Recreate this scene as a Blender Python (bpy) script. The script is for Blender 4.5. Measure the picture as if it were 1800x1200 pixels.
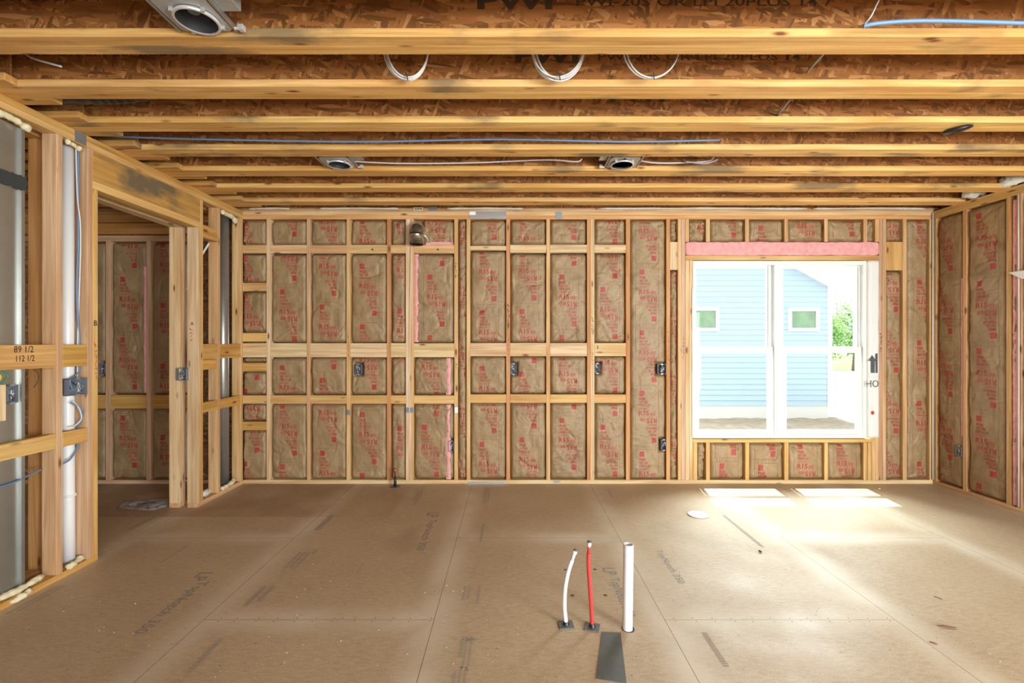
import bpy, bmesh, math, random
from mathutils import Vector, Matrix, noise
random.seed(7)
S = bpy.context.scene
for o in list(bpy.data.objects): bpy.data.objects.remove(o)
COL = S.collection
# ------------------------------------------------------------------ camera, sky, sun, lights, exposure
FOC, CX, CY, CH = 820.0, 899.0, 602.0, 1.43
cam_d = bpy.data.cameras.new('camera'); cam = bpy.data.objects.new('camera', cam_d); COL.objects.link(cam)
cam_d.sensor_width = 36; cam_d.lens = FOC*36/1800
cam_d.shift_x = 1/1800; cam_d.shift_y = 2/1800
cam.location = (0, 0, CH); cam.rotation_euler = (math.pi/2, 0, 0); cam_d.clip_start = .02; cam_d.clip_end = 400
S.camera = cam
S.view_settings.view_transform = 'Standard'; S.view_settings.look = 'None'
S.view_settings.exposure = 0.06; S.view_settings.gamma = 1; S.view_settings.use_curve_mapping = False

W = bpy.data.worlds.new('world'); S.world = W; W.use_nodes = True
bg = W.node_tree.nodes['Background']; bg.inputs[0].default_value = (.86, .93, 1, 1); bg.inputs[1].default_value = 2.55

def lamp(name, kind, loc, direction, energy, color=(1, 1, 1), size=None, size_y=None, angle=None):
    d = bpy.data.lights.new(name, kind); d.energy = energy; d.color = color
    if size: d.shape = 'RECTANGLE'; d.size = size; d.size_y = size_y or size
    if angle is not None: d.angle = angle
    o = bpy.data.objects.new(name, d); COL.objects.link(o); o.location = loc
    o.rotation_euler = Vector(direction).to_track_quat('-Z', 'Z' if abs(Vector(direction).normalized().z) < .9 else 'Y').to_euler()
    return o
lamp('sun', 'SUN', (3, 8, 12), (-.05, -.3375, -1), 14, (1, .97, .9), angle=.009)
lamp('rear_fill', 'AREA', (1.5, -3.2, 1.5), (.02, 1, .02), 150, (1, .94, .84), 3.8, 2.1)  # added fill lamp behind the camera, standing in for unseen windows
lamp('side_fill', 'AREA', (4.2, -2.3, 1.35), (-.42, 1, -.34), 520, (.93, 1, .98), 1.9, 2.0)  # added fill lamp at the right rear, brightens the right of the floor
lamp('sky_fill', 'AREA', (4.2, 8.2, 5.6), (-.35, -1, -1.0), 1700, (.9, 1, 1), 4.5, 3.0)  # added lamp outdoors, boosts the sky light entering by the window

# ------------------------------------------------------------------ helpers
def X(px, Y): return (px-CX)*Y/FOC
def Z(py, Y): return CH+(CY-py)*Y/FOC
def P(px, py, Y): return Vector((X(px, Y), Y, Z(py, Y)))
def tag(o, label=None, cat=None, group=None, kind=None):
    if label: o['label'] = label
    if cat: o['category'] = cat
    if group: o['group'] = group
    if kind: o['kind'] = kind
    return o
def empty(name, loc=(0, 0, 0), label=None, cat=None, group=None, rz=0, kind=None):
    o = bpy.data.objects.new(name, None); COL.objects.link(o); o.location = loc; o.rotation_euler = (0, 0, rz)
    o.empty_display_size = .05
    return tag(o, label, cat, group, kind)
def obj(name, verts, faces, mat, parent=None, loc=(0, 0, 0), smooth=False, rz=0):
    me = bpy.data.meshes.new(name); me.from_pydata([tuple(v) for v in verts], [], faces); me.update()
    if mat: me.materials.append(mat)
    if smooth:
        for p in me.polygons: p.use_smooth = True
    o = bpy.data.objects.new(name, me); COL.objects.link(o); o.location = loc; o.rotation_euler = (0, 0, rz)
    if parent: o.parent = parent
    return o
def bobj(name, bm, mat, parent=None, loc=(0, 0, 0), smooth=False, rz=0):
    bmesh.ops.recalc_face_normals(bm, faces=bm.faces)
    me = bpy.data.meshes.new(name); bm.to_mesh(me); bm.free()
    if mat: me.materials.append(mat)
    if smooth:
        for p in me.polygons: p.use_smooth = True
    o = bpy.data.objects.new(name, me); COL.objects.link(o); o.location = loc; o.rotation_euler = (0, 0, rz)
    if parent: o.parent = parent
    return o
def add_box(bm, x0, x1, y0, y1, z0, z1, bev=0):
    b = bmesh.new(); bmesh.ops.create_cube(b, size=1)
    for v in b.verts:
        v.co = Vector(((x0+x1)/2+v.co.x*(x1-x0), (y0+y1)/2+v.co.y*(y1-y0), (z0+z1)/2+v.co.z*(z1-z0)))
    if bev: bmesh.ops.bevel(b, geom=list(b.edges), offset=bev, segments=2, affect='EDGES', profile=.5)
    t = bpy.data.meshes.new('t'); b.to_mesh(t); b.free(); bm.from_mesh(t); bpy.data.meshes.remove(t)
def box(name, x0, x1, y0, y1, z0, z1, mat, parent=None, bev=.002, rel=None):
    """box in world coordinates (or relative to rel); object origin at its base centre"""
    bm = bmesh.new(); c = Vector(((x0+x1)/2, (y0+y1)/2, z0))
    add_box(bm, x0-c.x, x1-c.x, y0-c.y, y1-c.y, 0, z1-z0, bev)
    return bobj(name, bm, mat, parent, c-(rel or Vector((0, 0, 0))))
def add_tube(bm, pts, r, n=8, cap=True):
    pts = [Vector(p) for p in pts]; rs = r if isinstance(r, (list, tuple)) else [r]*len(pts)
    t0 = (pts[1]-pts[0]).normalized(); nrm = t0.orthogonal().normalized(); rings = []
    for i, p in enumerate(pts):
        t = ((pts[min(i+1, len(pts)-1)]-pts[max(i-1, 0)])).normalized()
        nrm = (nrm-t*nrm.dot(t)).normalized(); bn = t.cross(nrm)
        rings.append([bm.verts.new(p+(nrm*math.cos(a)+bn*math.sin(a))*rs[i]) for a in [2*math.pi*k/n for k in range(n)]])
    for a, b in zip(rings, rings[1:]):
        for k in range(n): bm.faces.new((a[k], a[(k+1) % n], b[(k+1) % n], b[k]))
    if cap: bm.faces.new(rings[0][::-1]); bm.faces.new(rings[-1])
def spline(pts, n=8):
    pts = [Vector(p) for p in pts]; out = []
    q = [pts[0]]+pts+[pts[-1]]
    for i in range(1, len(q)-2):
        for k in range(n):
            t = k/n; a, b, c, d = q[i-1], q[i], q[i+1], q[i+2]
            out.append(.5*((2*b)+(c-a)*t+(2*a-5*b+4*c-d)*t*t+(3*b-a-3*c+d)*t**3))
    out.append(pts[-1]); return out
def cable(name, pts, r, mat, label=None, cat='cable', group=None, parent=None, n=8):
    pts = [Vector(p) for p in pts]; c = pts[0].copy() if not parent else Vector((0, 0, 0))
    bm = bmesh.new(); add_tube(bm, [p-c for p in spline(pts, n)], r)
    o = bobj(name, bm, mat, parent, c, True)
    return tag(o, label, cat if label else None, group)
def add_lathe(bm, prof, n=24, cx=0, cy=0, z=0):
    rings = [[bm.verts.new((cx+r*math.cos(2*math.pi*k/n), cy+r*math.sin(2*math.pi*k/n), z+h)) for k in range(n)] for r, h in prof]
    for a, b in zip(rings, rings[1:]):
        for k in range(n): bm.faces.new((a[k], a[(k+1) % n], b[(k+1) % n], b[k]))
    return rings

# ------------------------------------------------------------------ materials
def newmat(name):
    m = bpy.data.materials.new(name); m.use_nodes = True; nt = m.node_tree
    return m, nt, nt.nodes['Principled BSDF']
def plain(name, col, rough=.5, metal=0, bump=0, bscale=60, var=0, spec=.5):
    m, nt, b = newmat(name); b.inputs['Base Color'].default_value = (*col, 1)
    b.inputs['Roughness'].default_value = rough; b.inputs['Metallic'].default_value = metal
    b.inputs['Specular IOR Level'].default_value = spec
    N, L = nt.nodes, nt.links
    tc = N.new('ShaderNodeTexCoord'); nz = N.new('ShaderNodeTexNoise'); nz.inputs['Scale'].default_value = bscale
    nz.inputs['Detail'].default_value = 4; L.new(tc.outputs['Object'], nz.inputs['Vector'])
    if bump:
        bp = N.new('ShaderNodeBump'); bp.inputs['Strength'].default_value = bump; bp.inputs['Distance'].default_value = .004
        L.new(nz.outputs[0], bp.inputs['Height']); L.new(bp.outputs[0], b.inputs['Normal'])
    if var:
        mx = N.new('ShaderNodeMix'); mx.data_type = 'RGBA'
        mx.inputs[6].default_value = (*[c*(1-var) for c in col], 1); mx.inputs[7].default_value = (*[min(1, c*(1+var)) for c in col], 1)
        L.new(nz.outputs[0], mx.inputs[0]); L.new(mx.outputs[2], b.inputs['Base Color'])
    return m
def wood(name, axis, stain=0):
    m, nt, b = newmat(name); N, L = nt.nodes, nt.links
    tc = N.new('ShaderNodeTexCoord'); oi = N.new('ShaderNodeObjectInfo')
    mul = N.new('ShaderNodeVectorMath'); mul.operation = 'MULTIPLY_ADD'
    mul.inputs[1].default_value = (1, 1, 1)
    cmb = N.new('ShaderNodeCombineXYZ'); ml = N.new('ShaderNodeMath'); ml.operation = 'MULTIPLY'; ml.inputs[1].default_value = 37
    L.new(oi.outputs['Random'], ml.inputs[0])
    for i in range(3): L.new(ml.outputs[0], cmb.inputs[i])
    L.new(tc.outputs['Object'], mul.inputs[0]); L.new(cmb.outputs[0], mul.inputs[2])
    def mapped(al, ac):
        mp = N.new('ShaderNodeMapping'); s = [ac]*3; s[axis] = al; mp.inputs['Scale'].default_value = s
        L.new(mul.outputs[0], mp.inputs['Vector']); return mp.outputs[0]
    g = N.new('ShaderNodeTexNoise'); g.inputs['Scale'].default_value = 1; g.inputs['Detail'].default_value = 5
    g.inputs['Distortion'].default_value = .6; L.new(mapped(1.6, 42), g.inputs['Vector'])
    r = N.new('ShaderNodeValToRGB'); e = r.color_ramp.elements
    e[0].position = .3; e[0].color = (.7, .61, .49, 1); e[1].position = .68; e[1].color = (1.05, 1.04, 1.0, 1)
    L.new(g.outputs[0], r.inputs[0])
    big = N.new('ShaderNodeTexNoise'); big.inputs['Scale'].default_value = 1; big.inputs['Detail'].default_value = 2
    L.new(mapped(1.3, 5), big.inputs['Vector'])
    r2 = N.new('ShaderNodeValToRGB'); e = r2.color_ramp.elements
    e[0].position = .3; e[0].color = (.86, .74, .6, 1); e[1].position = .6; e[1].color = (1, 1, 1, 1)
    L.new(big.outputs[0], r2.inputs[0])
    def mixm(a, c, typ='MULTIPLY', f=1):
        mx = N.new('ShaderNodeMix'); mx.data_type = 'RGBA'; mx.blend_type = typ
        if isinstance(f, (int, float)): mx.inputs[0].default_value = f
        else: L.new(f, mx.inputs[0])
        for s, v in ((6, a), (7, c)):
            if isinstance(v, tuple): mx.inputs[s].default_value = v
            else: L.new(v, mx.inputs[s])
        return mx.outputs[2]
    c = mixm(oi.outputs['Color'], r.outputs[0]); c = mixm(c, r2.outputs[0])
    v = N.new('ShaderNodeTexVoronoi'); v.inputs['Scale'].default_value = 1; v.inputs['Randomness'].default_value = 1
    L.new(mapped(3.1, 10), v.inputs['Vector'])
    r3 = N.new('ShaderNodeValToRGB'); e = r3.color_ramp.elements
    e[0].position = .05; e[0].color = (1, 1, 1, 1); e[1].position = .15; e[1].color = (0, 0, 0, 1)
    L.new(v.outputs['Distance'], r3.inputs[0])
    c = mixm(c, (.16, .06, .02, 1), 'MIX', r3.outputs[0])
    if stain:
        sn = N.new('ShaderNodeTexNoise'); sn.inputs['Scale'].default_value = 1; sn.inputs['Detail'].default_value = 6
        L.new(mapped(1.9, 4), sn.inputs['Vector'])
        r4 = N.new('ShaderNodeValToRGB'); e = r4.color_ramp.elements
        e[0].position = (.56 if stain < .9 else .47); e[0].color = (0, 0, 0, 1); e[1].position = (.68 if stain < .9 else .6); e[1].color = (stain, stain, stain, 1)
        L.new(sn.outputs[0], r4.inputs[0]); c = mixm(c, (.16, .12, .07, 1), 'MIX', r4.outputs[0])
    L.new(c, b.inputs['Base Color']); b.inputs['Roughness'].default_value = .62; b.inputs['Specular IOR Level'].default_value = .3
    bp = N.new('ShaderNodeBump'); bp.inputs['Strength'].default_value = .25; bp.inputs['Distance'].default_value = .002
    L.new(g.outputs[0], bp.inputs['Height']); L.new(bp.outputs[0], b.inputs['Normal'])
    return m
WX, WY, WZ = wood('pine_grain_x', 0), wood('pine_grain_y', 1), wood('pine_grain_z', 2)
WXS = wood('joist_flange_pine', 0, .8); WYS = wood('stained_header_wood', 1, 1.0)
WAX = {0: WX, 1: WY, 2: WZ}

def osb(name, plane, base, scale=1.0, dark=1.0):
    """oriented strand board: layered stretched cells. plane: the two object axes of the sheet"""
    m, nt, b = newmat(name); N, L = nt.nodes, nt.links
    tc = N.new('ShaderNodeTexCoord'); sp = N.new('ShaderNodeSeparateXYZ'); L.new(tc.outputs['Object'], sp.inputs[0])
    cb = N.new('ShaderNodeCombineXYZ'); L.new(sp.outputs[plane[0]], cb.inputs[0]); L.new(sp.outputs[plane[1]], cb.inputs[1])
    oi = N.new('ShaderNodeObjectInfo'); ml = N.new('ShaderNodeMath'); ml.operation = 'MULTIPLY'; ml.inputs[1].default_value = 23
    L.new(oi.outputs['Random'], ml.inputs[0]); L.new(ml.outputs[0], cb.inputs[2])
    prev = None; hgt = None
    for i, (ang, sx, sy) in enumerate(((.2, 10, 44), (-.75, 11, 50), (.95, 12, 56), (-.25, 9, 52), (1.45, 13, 60), (.5, 12, 58), (-1.2, 12, 60), (.05, 10, 62))):
        mr = N.new('ShaderNodeMapping'); mr.inputs['Rotation'].default_value = (0, 0, ang)
        mr.inputs['Location'].default_value = (i*3.1, i*1.7, 0); L.new(cb.outputs[0], mr.inputs['Vector'])
        ms = N.new('ShaderNodeMapping'); ms.inputs['Scale'].default_value = (sx*scale*.9, sy*scale*.9, 1); L.new(mr.outputs[0], ms.inputs['Vector'])
        v = N.new('ShaderNodeTexVoronoi'); v.inputs['Scale'].default_value = 1; v.voronoi_dimensions = '3D'; v.inputs['Randomness'].default_value = .9
        L.new(ms.outputs[0], v.inputs['Vector'])
        sc = N.new('ShaderNodeSeparateColor'); L.new(v.outputs['Color'], sc.inputs[0])
        rc = N.new('ShaderNodeValToRGB'); rc.color_ramp.interpolation = 'LINEAR'; e = rc.color_ramp.elements
        e[0].position = .05; e[0].color = (*[x*.5 for x in base], 1); e[1].position = .97; e[1].color = (*[min(1, x*a_) for x, a_ in zip(base, (1.5, 1.9, 2.5))], 1)
        k = rc.color_ramp.elements.new(.35); k.color = (*[x*.85 for x in base], 1); k = rc.color_ramp.elements.new(.82); k.color = (*[x*1.15 for x in base], 1)
        L.new(sc.outputs[0], rc.inputs[0])
        if prev is None: prev = rc.outputs[0]; hgt = sc.outputs[0]
        else:
            gt = N.new('ShaderNodeMath'); gt.operation = 'GREATER_THAN'; gt.inputs[1].default_value = .66; L.new(sc.outputs[1], gt.inputs[0])
            mx = N.new('ShaderNodeMix'); mx.data_type = 'RGBA'; L.new(gt.outputs[0], mx.inputs[0]); L.new(prev, mx.inputs[6]); L.new(rc.outputs[0], mx.inputs[7]); prev = mx.outputs[2]
            mh = N.new('ShaderNodeMix'); L.new(gt.outputs[0], mh.inputs[0]); L.new(hgt, mh.inputs[2]); L.new(sc.outputs[0], mh.inputs[3]); hgt = mh.outputs[0]
    L.new(prev, b.inputs['Base Color']); b.inputs['Roughness'].default_value = .5
    bp = N.new('ShaderNodeBump'); bp.inputs['Strength'].default_value = .5; bp.inputs['Distance'].default_value = .002
    L.new(hgt, bp.inputs['Height']); L.new(bp.outputs[0], b.inputs['Normal'])
    return m
OSBW = osb('joist_web_strand_board', (0, 2), (.34, .132, .036))
OSBT = osb('roof_deck_strand_board', (0, 1), (.3, .14, .06)); OSBS = osb('sheathing_strand_board', (1, 2), (.3, .16, .08))

def kraft():
    m, nt, b = newmat('kraft_paper_facing'); N, L = nt.nodes, nt.links
    tc = N.new('ShaderNodeTexCoord'); oi = N.new('ShaderNodeObjectInfo')
    ad = N.new('ShaderNodeVectorMath'); ad.operation = 'ADD'; L.new(tc.outputs['Object'], ad.inputs[0])
    ml = N.new('ShaderNodeMath'); ml.operation = 'MULTIPLY'; ml.inputs[1].default_value = 31; L.new(oi.outputs['Random'], ml.inputs[0])
    L.new(ml.outputs[0], ad.inputs[1])
    n1 = N.new('ShaderNodeTexNoise'); n1.inputs['Scale'].default_value = 6; n1.inputs['Detail'].default_value = 5; L.new(ad.outputs[0], n1.inputs[0])
    r = N.new('ShaderNodeValToRGB'); e = r.color_ramp.elements
    e[0].position = .3; e[0].color = (.255, .168, .083, 1); e[1].position = .7; e[1].color = (.355, .25, .132, 1); L.new(n1.outputs[0], r.inputs[0])
    L.new(r.outputs[0], b.inputs['Base Color']); b.inputs['Roughness'].default_value = .48; b.inputs['Specular IOR Level'].default_value = .45
    n2 = N.new('ShaderNodeTexNoise'); n2.noise_type = 'RIDGED_MULTIFRACTAL'; n2.inputs['Scale'].default_value = 7; n2.inputs['Detail'].default_value = 4
    n2.inputs['Distortion'].default_value = 1.2; L.new(ad.outputs[0], n2.inputs[0])
    n3 = N.new('ShaderNodeTexNoise'); n3.inputs['Scale'].default_value = 28; n3.inputs['Detail'].default_value = 3; n3.inputs['Distortion'].default_value = 2; L.new(ad.outputs[0], n3.inputs[0])
    am = N.new('ShaderNodeMath'); am.operation = 'MULTIPLY_ADD'; am.inputs[1].default_value = .35; L.new(n3.outputs[0], am.inputs[0]); L.new(n2.outputs[0], am.inputs[2])
    bp = N.new('ShaderNodeBump'); bp.inputs['Strength'].default_value = .8; bp.inputs['Distance'].default_value = .012
    L.new(am.outputs[0], bp.inputs['Height']); L.new(bp.outputs[0], b.inputs['Normal'])
    return m
KRAFT = kraft()
REDINK = plain('red_print_ink', (.36, .045, .035), .55); FAINTINK = plain('faint_red_print', (.35, .1, .06), .55)
LINEINK = plain('brown_print_line', (.2, .07, .04), .6)
PINKF = plain('pink_glass_fibre', (.74, .36, .36), .95, bump=1.0, bscale=22, var=.3, spec=.1)
BLACKINK = plain('black_marker', (.02, .02, .025), .6); REDMARK = plain('red_marker', (.55, .05, .04), .6)
WEBINK = plain('web_stamp_ink', (.07, .045, .03), .6)
CANM = plain('brushed_can_metal', (.3, .31, .33), .25, .9, var=.3, bscale=14)
SHINY = plain('shiny_duct_metal', (.5, .47, .4), .22, .92)
FLOORINK = plain('floor_stamp_ink', (.25, .23, .215), .8)
GALV = plain('galvanised_steel', (.43, .45, .44), .34, .8, bump=.15, bscale=9, var=.12)
GALVR = plain('dull_galvanised_steel', (.42, .43, .42), .42, .35, bump=.2, bscale=30, var=.2)
MASTIC = plain('dark_duct_mastic', (.035, .042, .045), .6, bump=.6, bscale=30)
PVC = plain('white_pvc', (.8, .81, .84), .35); FOAM = plain('cream_spray_foam', (.72, .66, .45), .85, bump=.9, bscale=35, var=.12)
WHITEFOAM = plain('white_fibre_insulation', (.66, .66, .6), .95, bump=1, bscale=30, var=.25)
PEXW = plain('white_pex', (.78, .8, .83), .4); PEXR = plain('red_pex', (.52, .045, .04), .4)
BLK = plain('black_plastic', (.015, .016, .018), .38); CAPG = plain('grey_cap', (.1, .11, .13), .4)
BOXM = plain('blue_grey_box_plastic', (.15, .165, .2), .45); BOXL = plain('light_grey_box_rim', (.27, .3, .34), .4, .3)
BLUEC = plain('blue_cable_jacket', (.13, .24, .42), .45); WHITEC = plain('white_cable_jacket', (.62, .62, .62), .45)
YELC = plain('yellow_cable_jacket', (.6, .42, .06), .5); DARKC = plain('dark_wire', (.03, .03, .03), .5); GREYC = plain('grey_cable_jacket', (.25, .28, .31), .5)
VINYL = plain('white_window_vinyl', (.78, .8, .79), .4); WRAPM = plain('white_house_wrap', (.72, .74, .74), .55, bump=.4, bscale=12)
STEELP = plain('nail_plate_steel', (.3, .33, .36), .4, .6, var=.25, bscale=80); STEELB = plain('bright_strap_steel', (.62, .66, .7), .3, .8, bump=.2, bscale=50)
RUBBER = plain('dark_grey_sheet', (.095, .11, .105), .5, bump=.2, bscale=22, var=.3)
PLATE = plain('dark_escutcheon', (.12, .13, .125), .55, bump=.4, bscale=60, var=.3)
COPPER = plain('copper', (.5, .16, .06), .35, .8); WHITEP = plain('white_plastic', (.82, .84, .86), .4)
FILM = plain('grey_plastic_film', (.42, .42, .42), .25, bump=.8, bscale=14, var=.2)
BARK = plain('reddish_brown_bark', (.16, .06, .035), .8)
HINGE = plain('green_patina_plate', (.16, .17, .08), .6)
CHROME = plain('bright_reflector', (.75, .76, .8), .2, .55)

def floor_mat():
    m, nt, b = newmat('subfloor_panels'); N, L = nt.nodes, nt.links
    tc = N.new('ShaderNodeTexCoord'); sp = N.new('ShaderNodeSeparateXYZ'); L.new(tc.outputs['Object'], sp.inputs[0])
    cb = N.new('ShaderNodeCombineXYZ'); L.new(sp.outputs[1], cb.inputs[0]); L.new(sp.outputs[0], cb.inputs[1])
    mp = N.new('ShaderNodeMapping'); mp.inputs['Location'].default_value = (-2.408+2.44*4, .399+1.19*8, 0)
    L.new(cb.outputs[0], mp.inputs['Vector'])
    def brick(ms, sm):
        br = N.new('ShaderNodeTexBrick'); br.offset = .586; br.offset_frequency = 2; br.inputs['Scale'].default_value = 1
        br.inputs['Mortar Size'].default_value = ms; br.inputs['Mortar Smooth'].default_value = sm
        br.inputs['Brick Width'].default_value = 2.44; br.inputs['Row Height'].default_value = 1.19
        br.inputs['Color1'].default_value = (0, 0, 0, 1); br.inputs['Color2'].default_value = (.0, .0, .0, 1); br.inputs['Mortar'].default_value = (1, 1, 1, 1)
        L.new(mp.outputs[0], br.inputs['Vector']); return br
    def nz(s, d, vec=None, dist=0):
        n = N.new('ShaderNodeTexNoise'); n.inputs['Scale'].default_value = s; n.inputs['Detail'].default_value = d; n.inputs['Distortion'].default_value = dist
        L.new(vec or tc.outputs['Object'], n.inputs['Vector']); return n.outputs[0]
    def ramp(src, p0, c0, p1, c1):
        r = N.new('ShaderNodeValToRGB'); e = r.color_ramp.elements; e[0].position = p0; e[0].color = (*c0, 1); e[1].position = p1; e[1].color = (*c1, 1)
        L.new(src, r.inputs[0]); return r.outputs[0]
    def mix(a, c, f, typ='MIX'):
        mx = N.new('ShaderNodeMix'); mx.data_type = 'RGBA'; mx.blend_type = typ
        for s, v in ((6, a), (7, c)):
            if isinstance(v, tuple): mx.inputs[s].default_value = (*v, 1)
            else: L.new(v, mx.inputs[s])
        if isinstance(f, (int, float)): mx.inputs[0].default_value = f
        else: L.new(f, mx.inputs[0])
        return mx.outputs[2]
    def mth(op, a, c):
        q = N.new('ShaderNodeMath'); q.operation = op
        for i, v in enumerate((a, c)):
            if isinstance(v, (int, float)): q.inputs[i].default_value = v
            else: L.new(v, q.inputs[i])
        return q.outputs[0]
    c = ramp(nz(1.1, 5), .3, (.44, .335, .215), .7, (.53, .42, .285))
    mpd = N.new('ShaderNodeMapping'); mpd.inputs['Rotation'].default_value = (0, 0, .7); mpd.inputs['Scale'].default_value = (22, 70, 1); L.new(tc.outputs['Object'], mpd.inputs['Vector'])
    c = mix(c, ramp(nz(1, 3, mpd.outputs[0], .5), .3, (.86, .85, .84), .7, (1.06, 1.06, 1.06)), 1, 'MULTIPLY')
    c = mix(c, ramp(nz(150, 2), .3, (.84, .83, .82), .65, (1.07, 1.07, 1.07)), 1, 'MULTIPLY')
    # worn, dusty strips beside the joints
    wide = brick(.17, 1.0); f = mth('MULTIPLY', wide.outputs['Fac'], ramp(nz(1.7, 4, None, .8), .3, (.25, .25, .25), .62, (1, 1, 1)))
    c = mix(c, (.64, .575, .46), mth('MULTIPLY', f, .75))
    # reddish stain patch by the left wall, brown scuffs
    c = mix(c, (.2, .13, .085), ramp(nz(.9, 5, None, 1), .6, (0, 0, 0), .8, (.4, .4, .4)))
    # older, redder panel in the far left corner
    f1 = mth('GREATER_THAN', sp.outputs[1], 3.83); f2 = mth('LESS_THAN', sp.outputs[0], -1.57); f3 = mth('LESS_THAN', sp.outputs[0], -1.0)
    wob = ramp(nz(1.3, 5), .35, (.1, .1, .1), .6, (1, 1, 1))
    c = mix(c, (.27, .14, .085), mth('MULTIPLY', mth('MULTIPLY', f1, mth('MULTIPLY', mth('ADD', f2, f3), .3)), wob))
    # specks
    vo = N.new('ShaderNodeTexVoronoi'); vo.inputs['Scale'].default_value = 13; L.new(tc.outputs['Object'], vo.inputs['Vector'])
    c = mix(c, (.1, .07, .05), ramp(vo.outputs['Distance'], .025, (1, 1, 1), .06, (0, 0, 0)))
    thin = brick(.0016, .1)
    c = mix(c, (.2, .085, .035), thin.outputs['Fac'])
    L.new(c, b.inputs['Base Color'])
    L.new(ramp(nz(3, 4), .3, (.42, .42, .42), .7, (.6, .6, .6)), b.inputs['Roughness']); b.inputs['Specular IOR Level'].default_value = .4
    bp = N.new('ShaderNodeBump'); bp.inputs['Strength'].default_value = .25; bp.inputs['Distance'].default_value = .002
    L.new(nz(90, 3), bp.inputs['Height']); L.new(bp.outputs[0], b.inputs['Normal'])
    return m

def glass_mat():
    m = bpy.data.materials.new('window_glass'); m.use_nodes = True; nt = m.node_tree; N, L = nt.nodes, nt.links
    N.remove(N['Principled BSDF']); out = N['Material Output']
    t = N.new('ShaderNodeBsdfTransparent'); t.inputs[0].default_value = (.95, .97, .97, 1)
    g = N.new('ShaderNodeBsdfGlossy'); g.inputs['Roughness'].default_value = .02
    lw_ = N.new('ShaderNodeLayerWeight'); pw = N.new('ShaderNodeMath'); pw.operation = 'POWER'; pw.inputs[1].default_value = 5
    fr = N.new('ShaderNodeMath'); fr.operation = 'MULTIPLY_ADD'; fr.inputs[1].default_value = .6; fr.inputs[2].default_value = .005
    L.new(lw_.outputs['Facing'], pw.inputs[0]); L.new(pw.outputs[0], fr.inputs[0]); mx = N.new('ShaderNodeMixShader')
    L.new(fr.outputs[0], mx.inputs[0]); L.new(t.outputs[0], mx.inputs[1]); L.new(g.outputs[0], mx.inputs[2]); L.new(mx.outputs[0], out.inputs[0])
    return m
GLASS = glass_mat()

# ------------------------------------------------------------------ text and marks
_tc = {}
def glyphs(s, size, bold=0, align='LEFT'):
    k = (s, bold, align)
    if k not in _tc:
        cu = bpy.data.curves.new('tmp', 'FONT'); cu.body = s; cu.size = 1; cu.offset = bold; cu.align_x = align; cu.resolution_u = 2
        o = bpy.data.objects.new('tmp', cu); COL.objects.link(o); bpy.context.view_layer.update()
        me = bpy.data.meshes.new_from_object(o.evaluated_get(bpy.context.evaluated_depsgraph_get()))
        _tc[k] = ([(v.co.x, v.co.y) for v in me.vertices], [tuple(p.vertices) for p in me.polygons])
        bpy.data.meshes.remove(me); bpy.data.objects.remove(o); bpy.data.curves.remove(cu)
    v, f = _tc[k]
    return [(x*size, y*size) for x, y in v], f
class Flat:
    """2-D ink collected in sheet coordinates (u right, v up)"""
    def __init__(s): s.v = []; s.f = []
    def add(s, v, f): n = len(s.v); s.v += v; s.f += [tuple(i+n for i in q) for q in f]
    def text(s, t, u, v, cap, width=None, bold=0, xf=None):
        vs, fs = glyphs(t, 1, bold)
        x0 = min(a for a, _ in vs); x1 = max(a for a, _ in vs); y1 = max(b for _, b in vs); y0 = min(b for _, b in vs)
        sy = cap/(y1-y0); sx = (width/(x1-x0)) if width else sy
        vs = [(u+(a-x0)*sx, v+(b-y0)*sy) for a, b in vs]
        s.add([xf(*p) for p in vs] if xf else vs, fs)
    def rect(s, u0, u1, v0, v1, n=1, xf=None):
        vs = []; fs = []; hor = (u1-u0) > (v1-v0)
        for i in range(n+1):
            t = i/n
            vs += [(u0+(u1-u0)*t, v0), (u0+(u1-u0)*t, v1)] if hor else [(u0, v0+(v1-v0)*t), (u1, v0+(v1-v0)*t)]
        for i in range(n): fs.append((2*i, 2*i+1, 2*i+3, 2*i+2))
        s.add([xf(*p) for p in vs] if xf else vs, fs)
    def stroke(s, pts, w):
        for (a, b), (c, d) in zip(pts, pts[1:]):
            l = math.hypot(c-a, d-b) or 1; nx, ny = -(d-b)/l*w/2, (c-a)/l*w/2
            s.add([(a+nx, b+ny), (a-nx, b-ny), (c-nx, d-ny), (c+nx, d+ny)], [(0, 1, 2, 3)])
    def build(s, name, mat, fn, parent, keep=None, loc=(0, 0, 0)):
        fs = [f for f in s.f if keep is None or all(keep(*s.v[i]) for i in f)]
        used = sorted({i for f in fs for i in f}); mp = {i: k for k, i in enumerate(used)}
        if not fs: return None
        return obj(name, [fn(*s.v[i]) for i in used], [tuple(mp[i] for i in f) for f in fs], mat, parent, loc)

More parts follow.
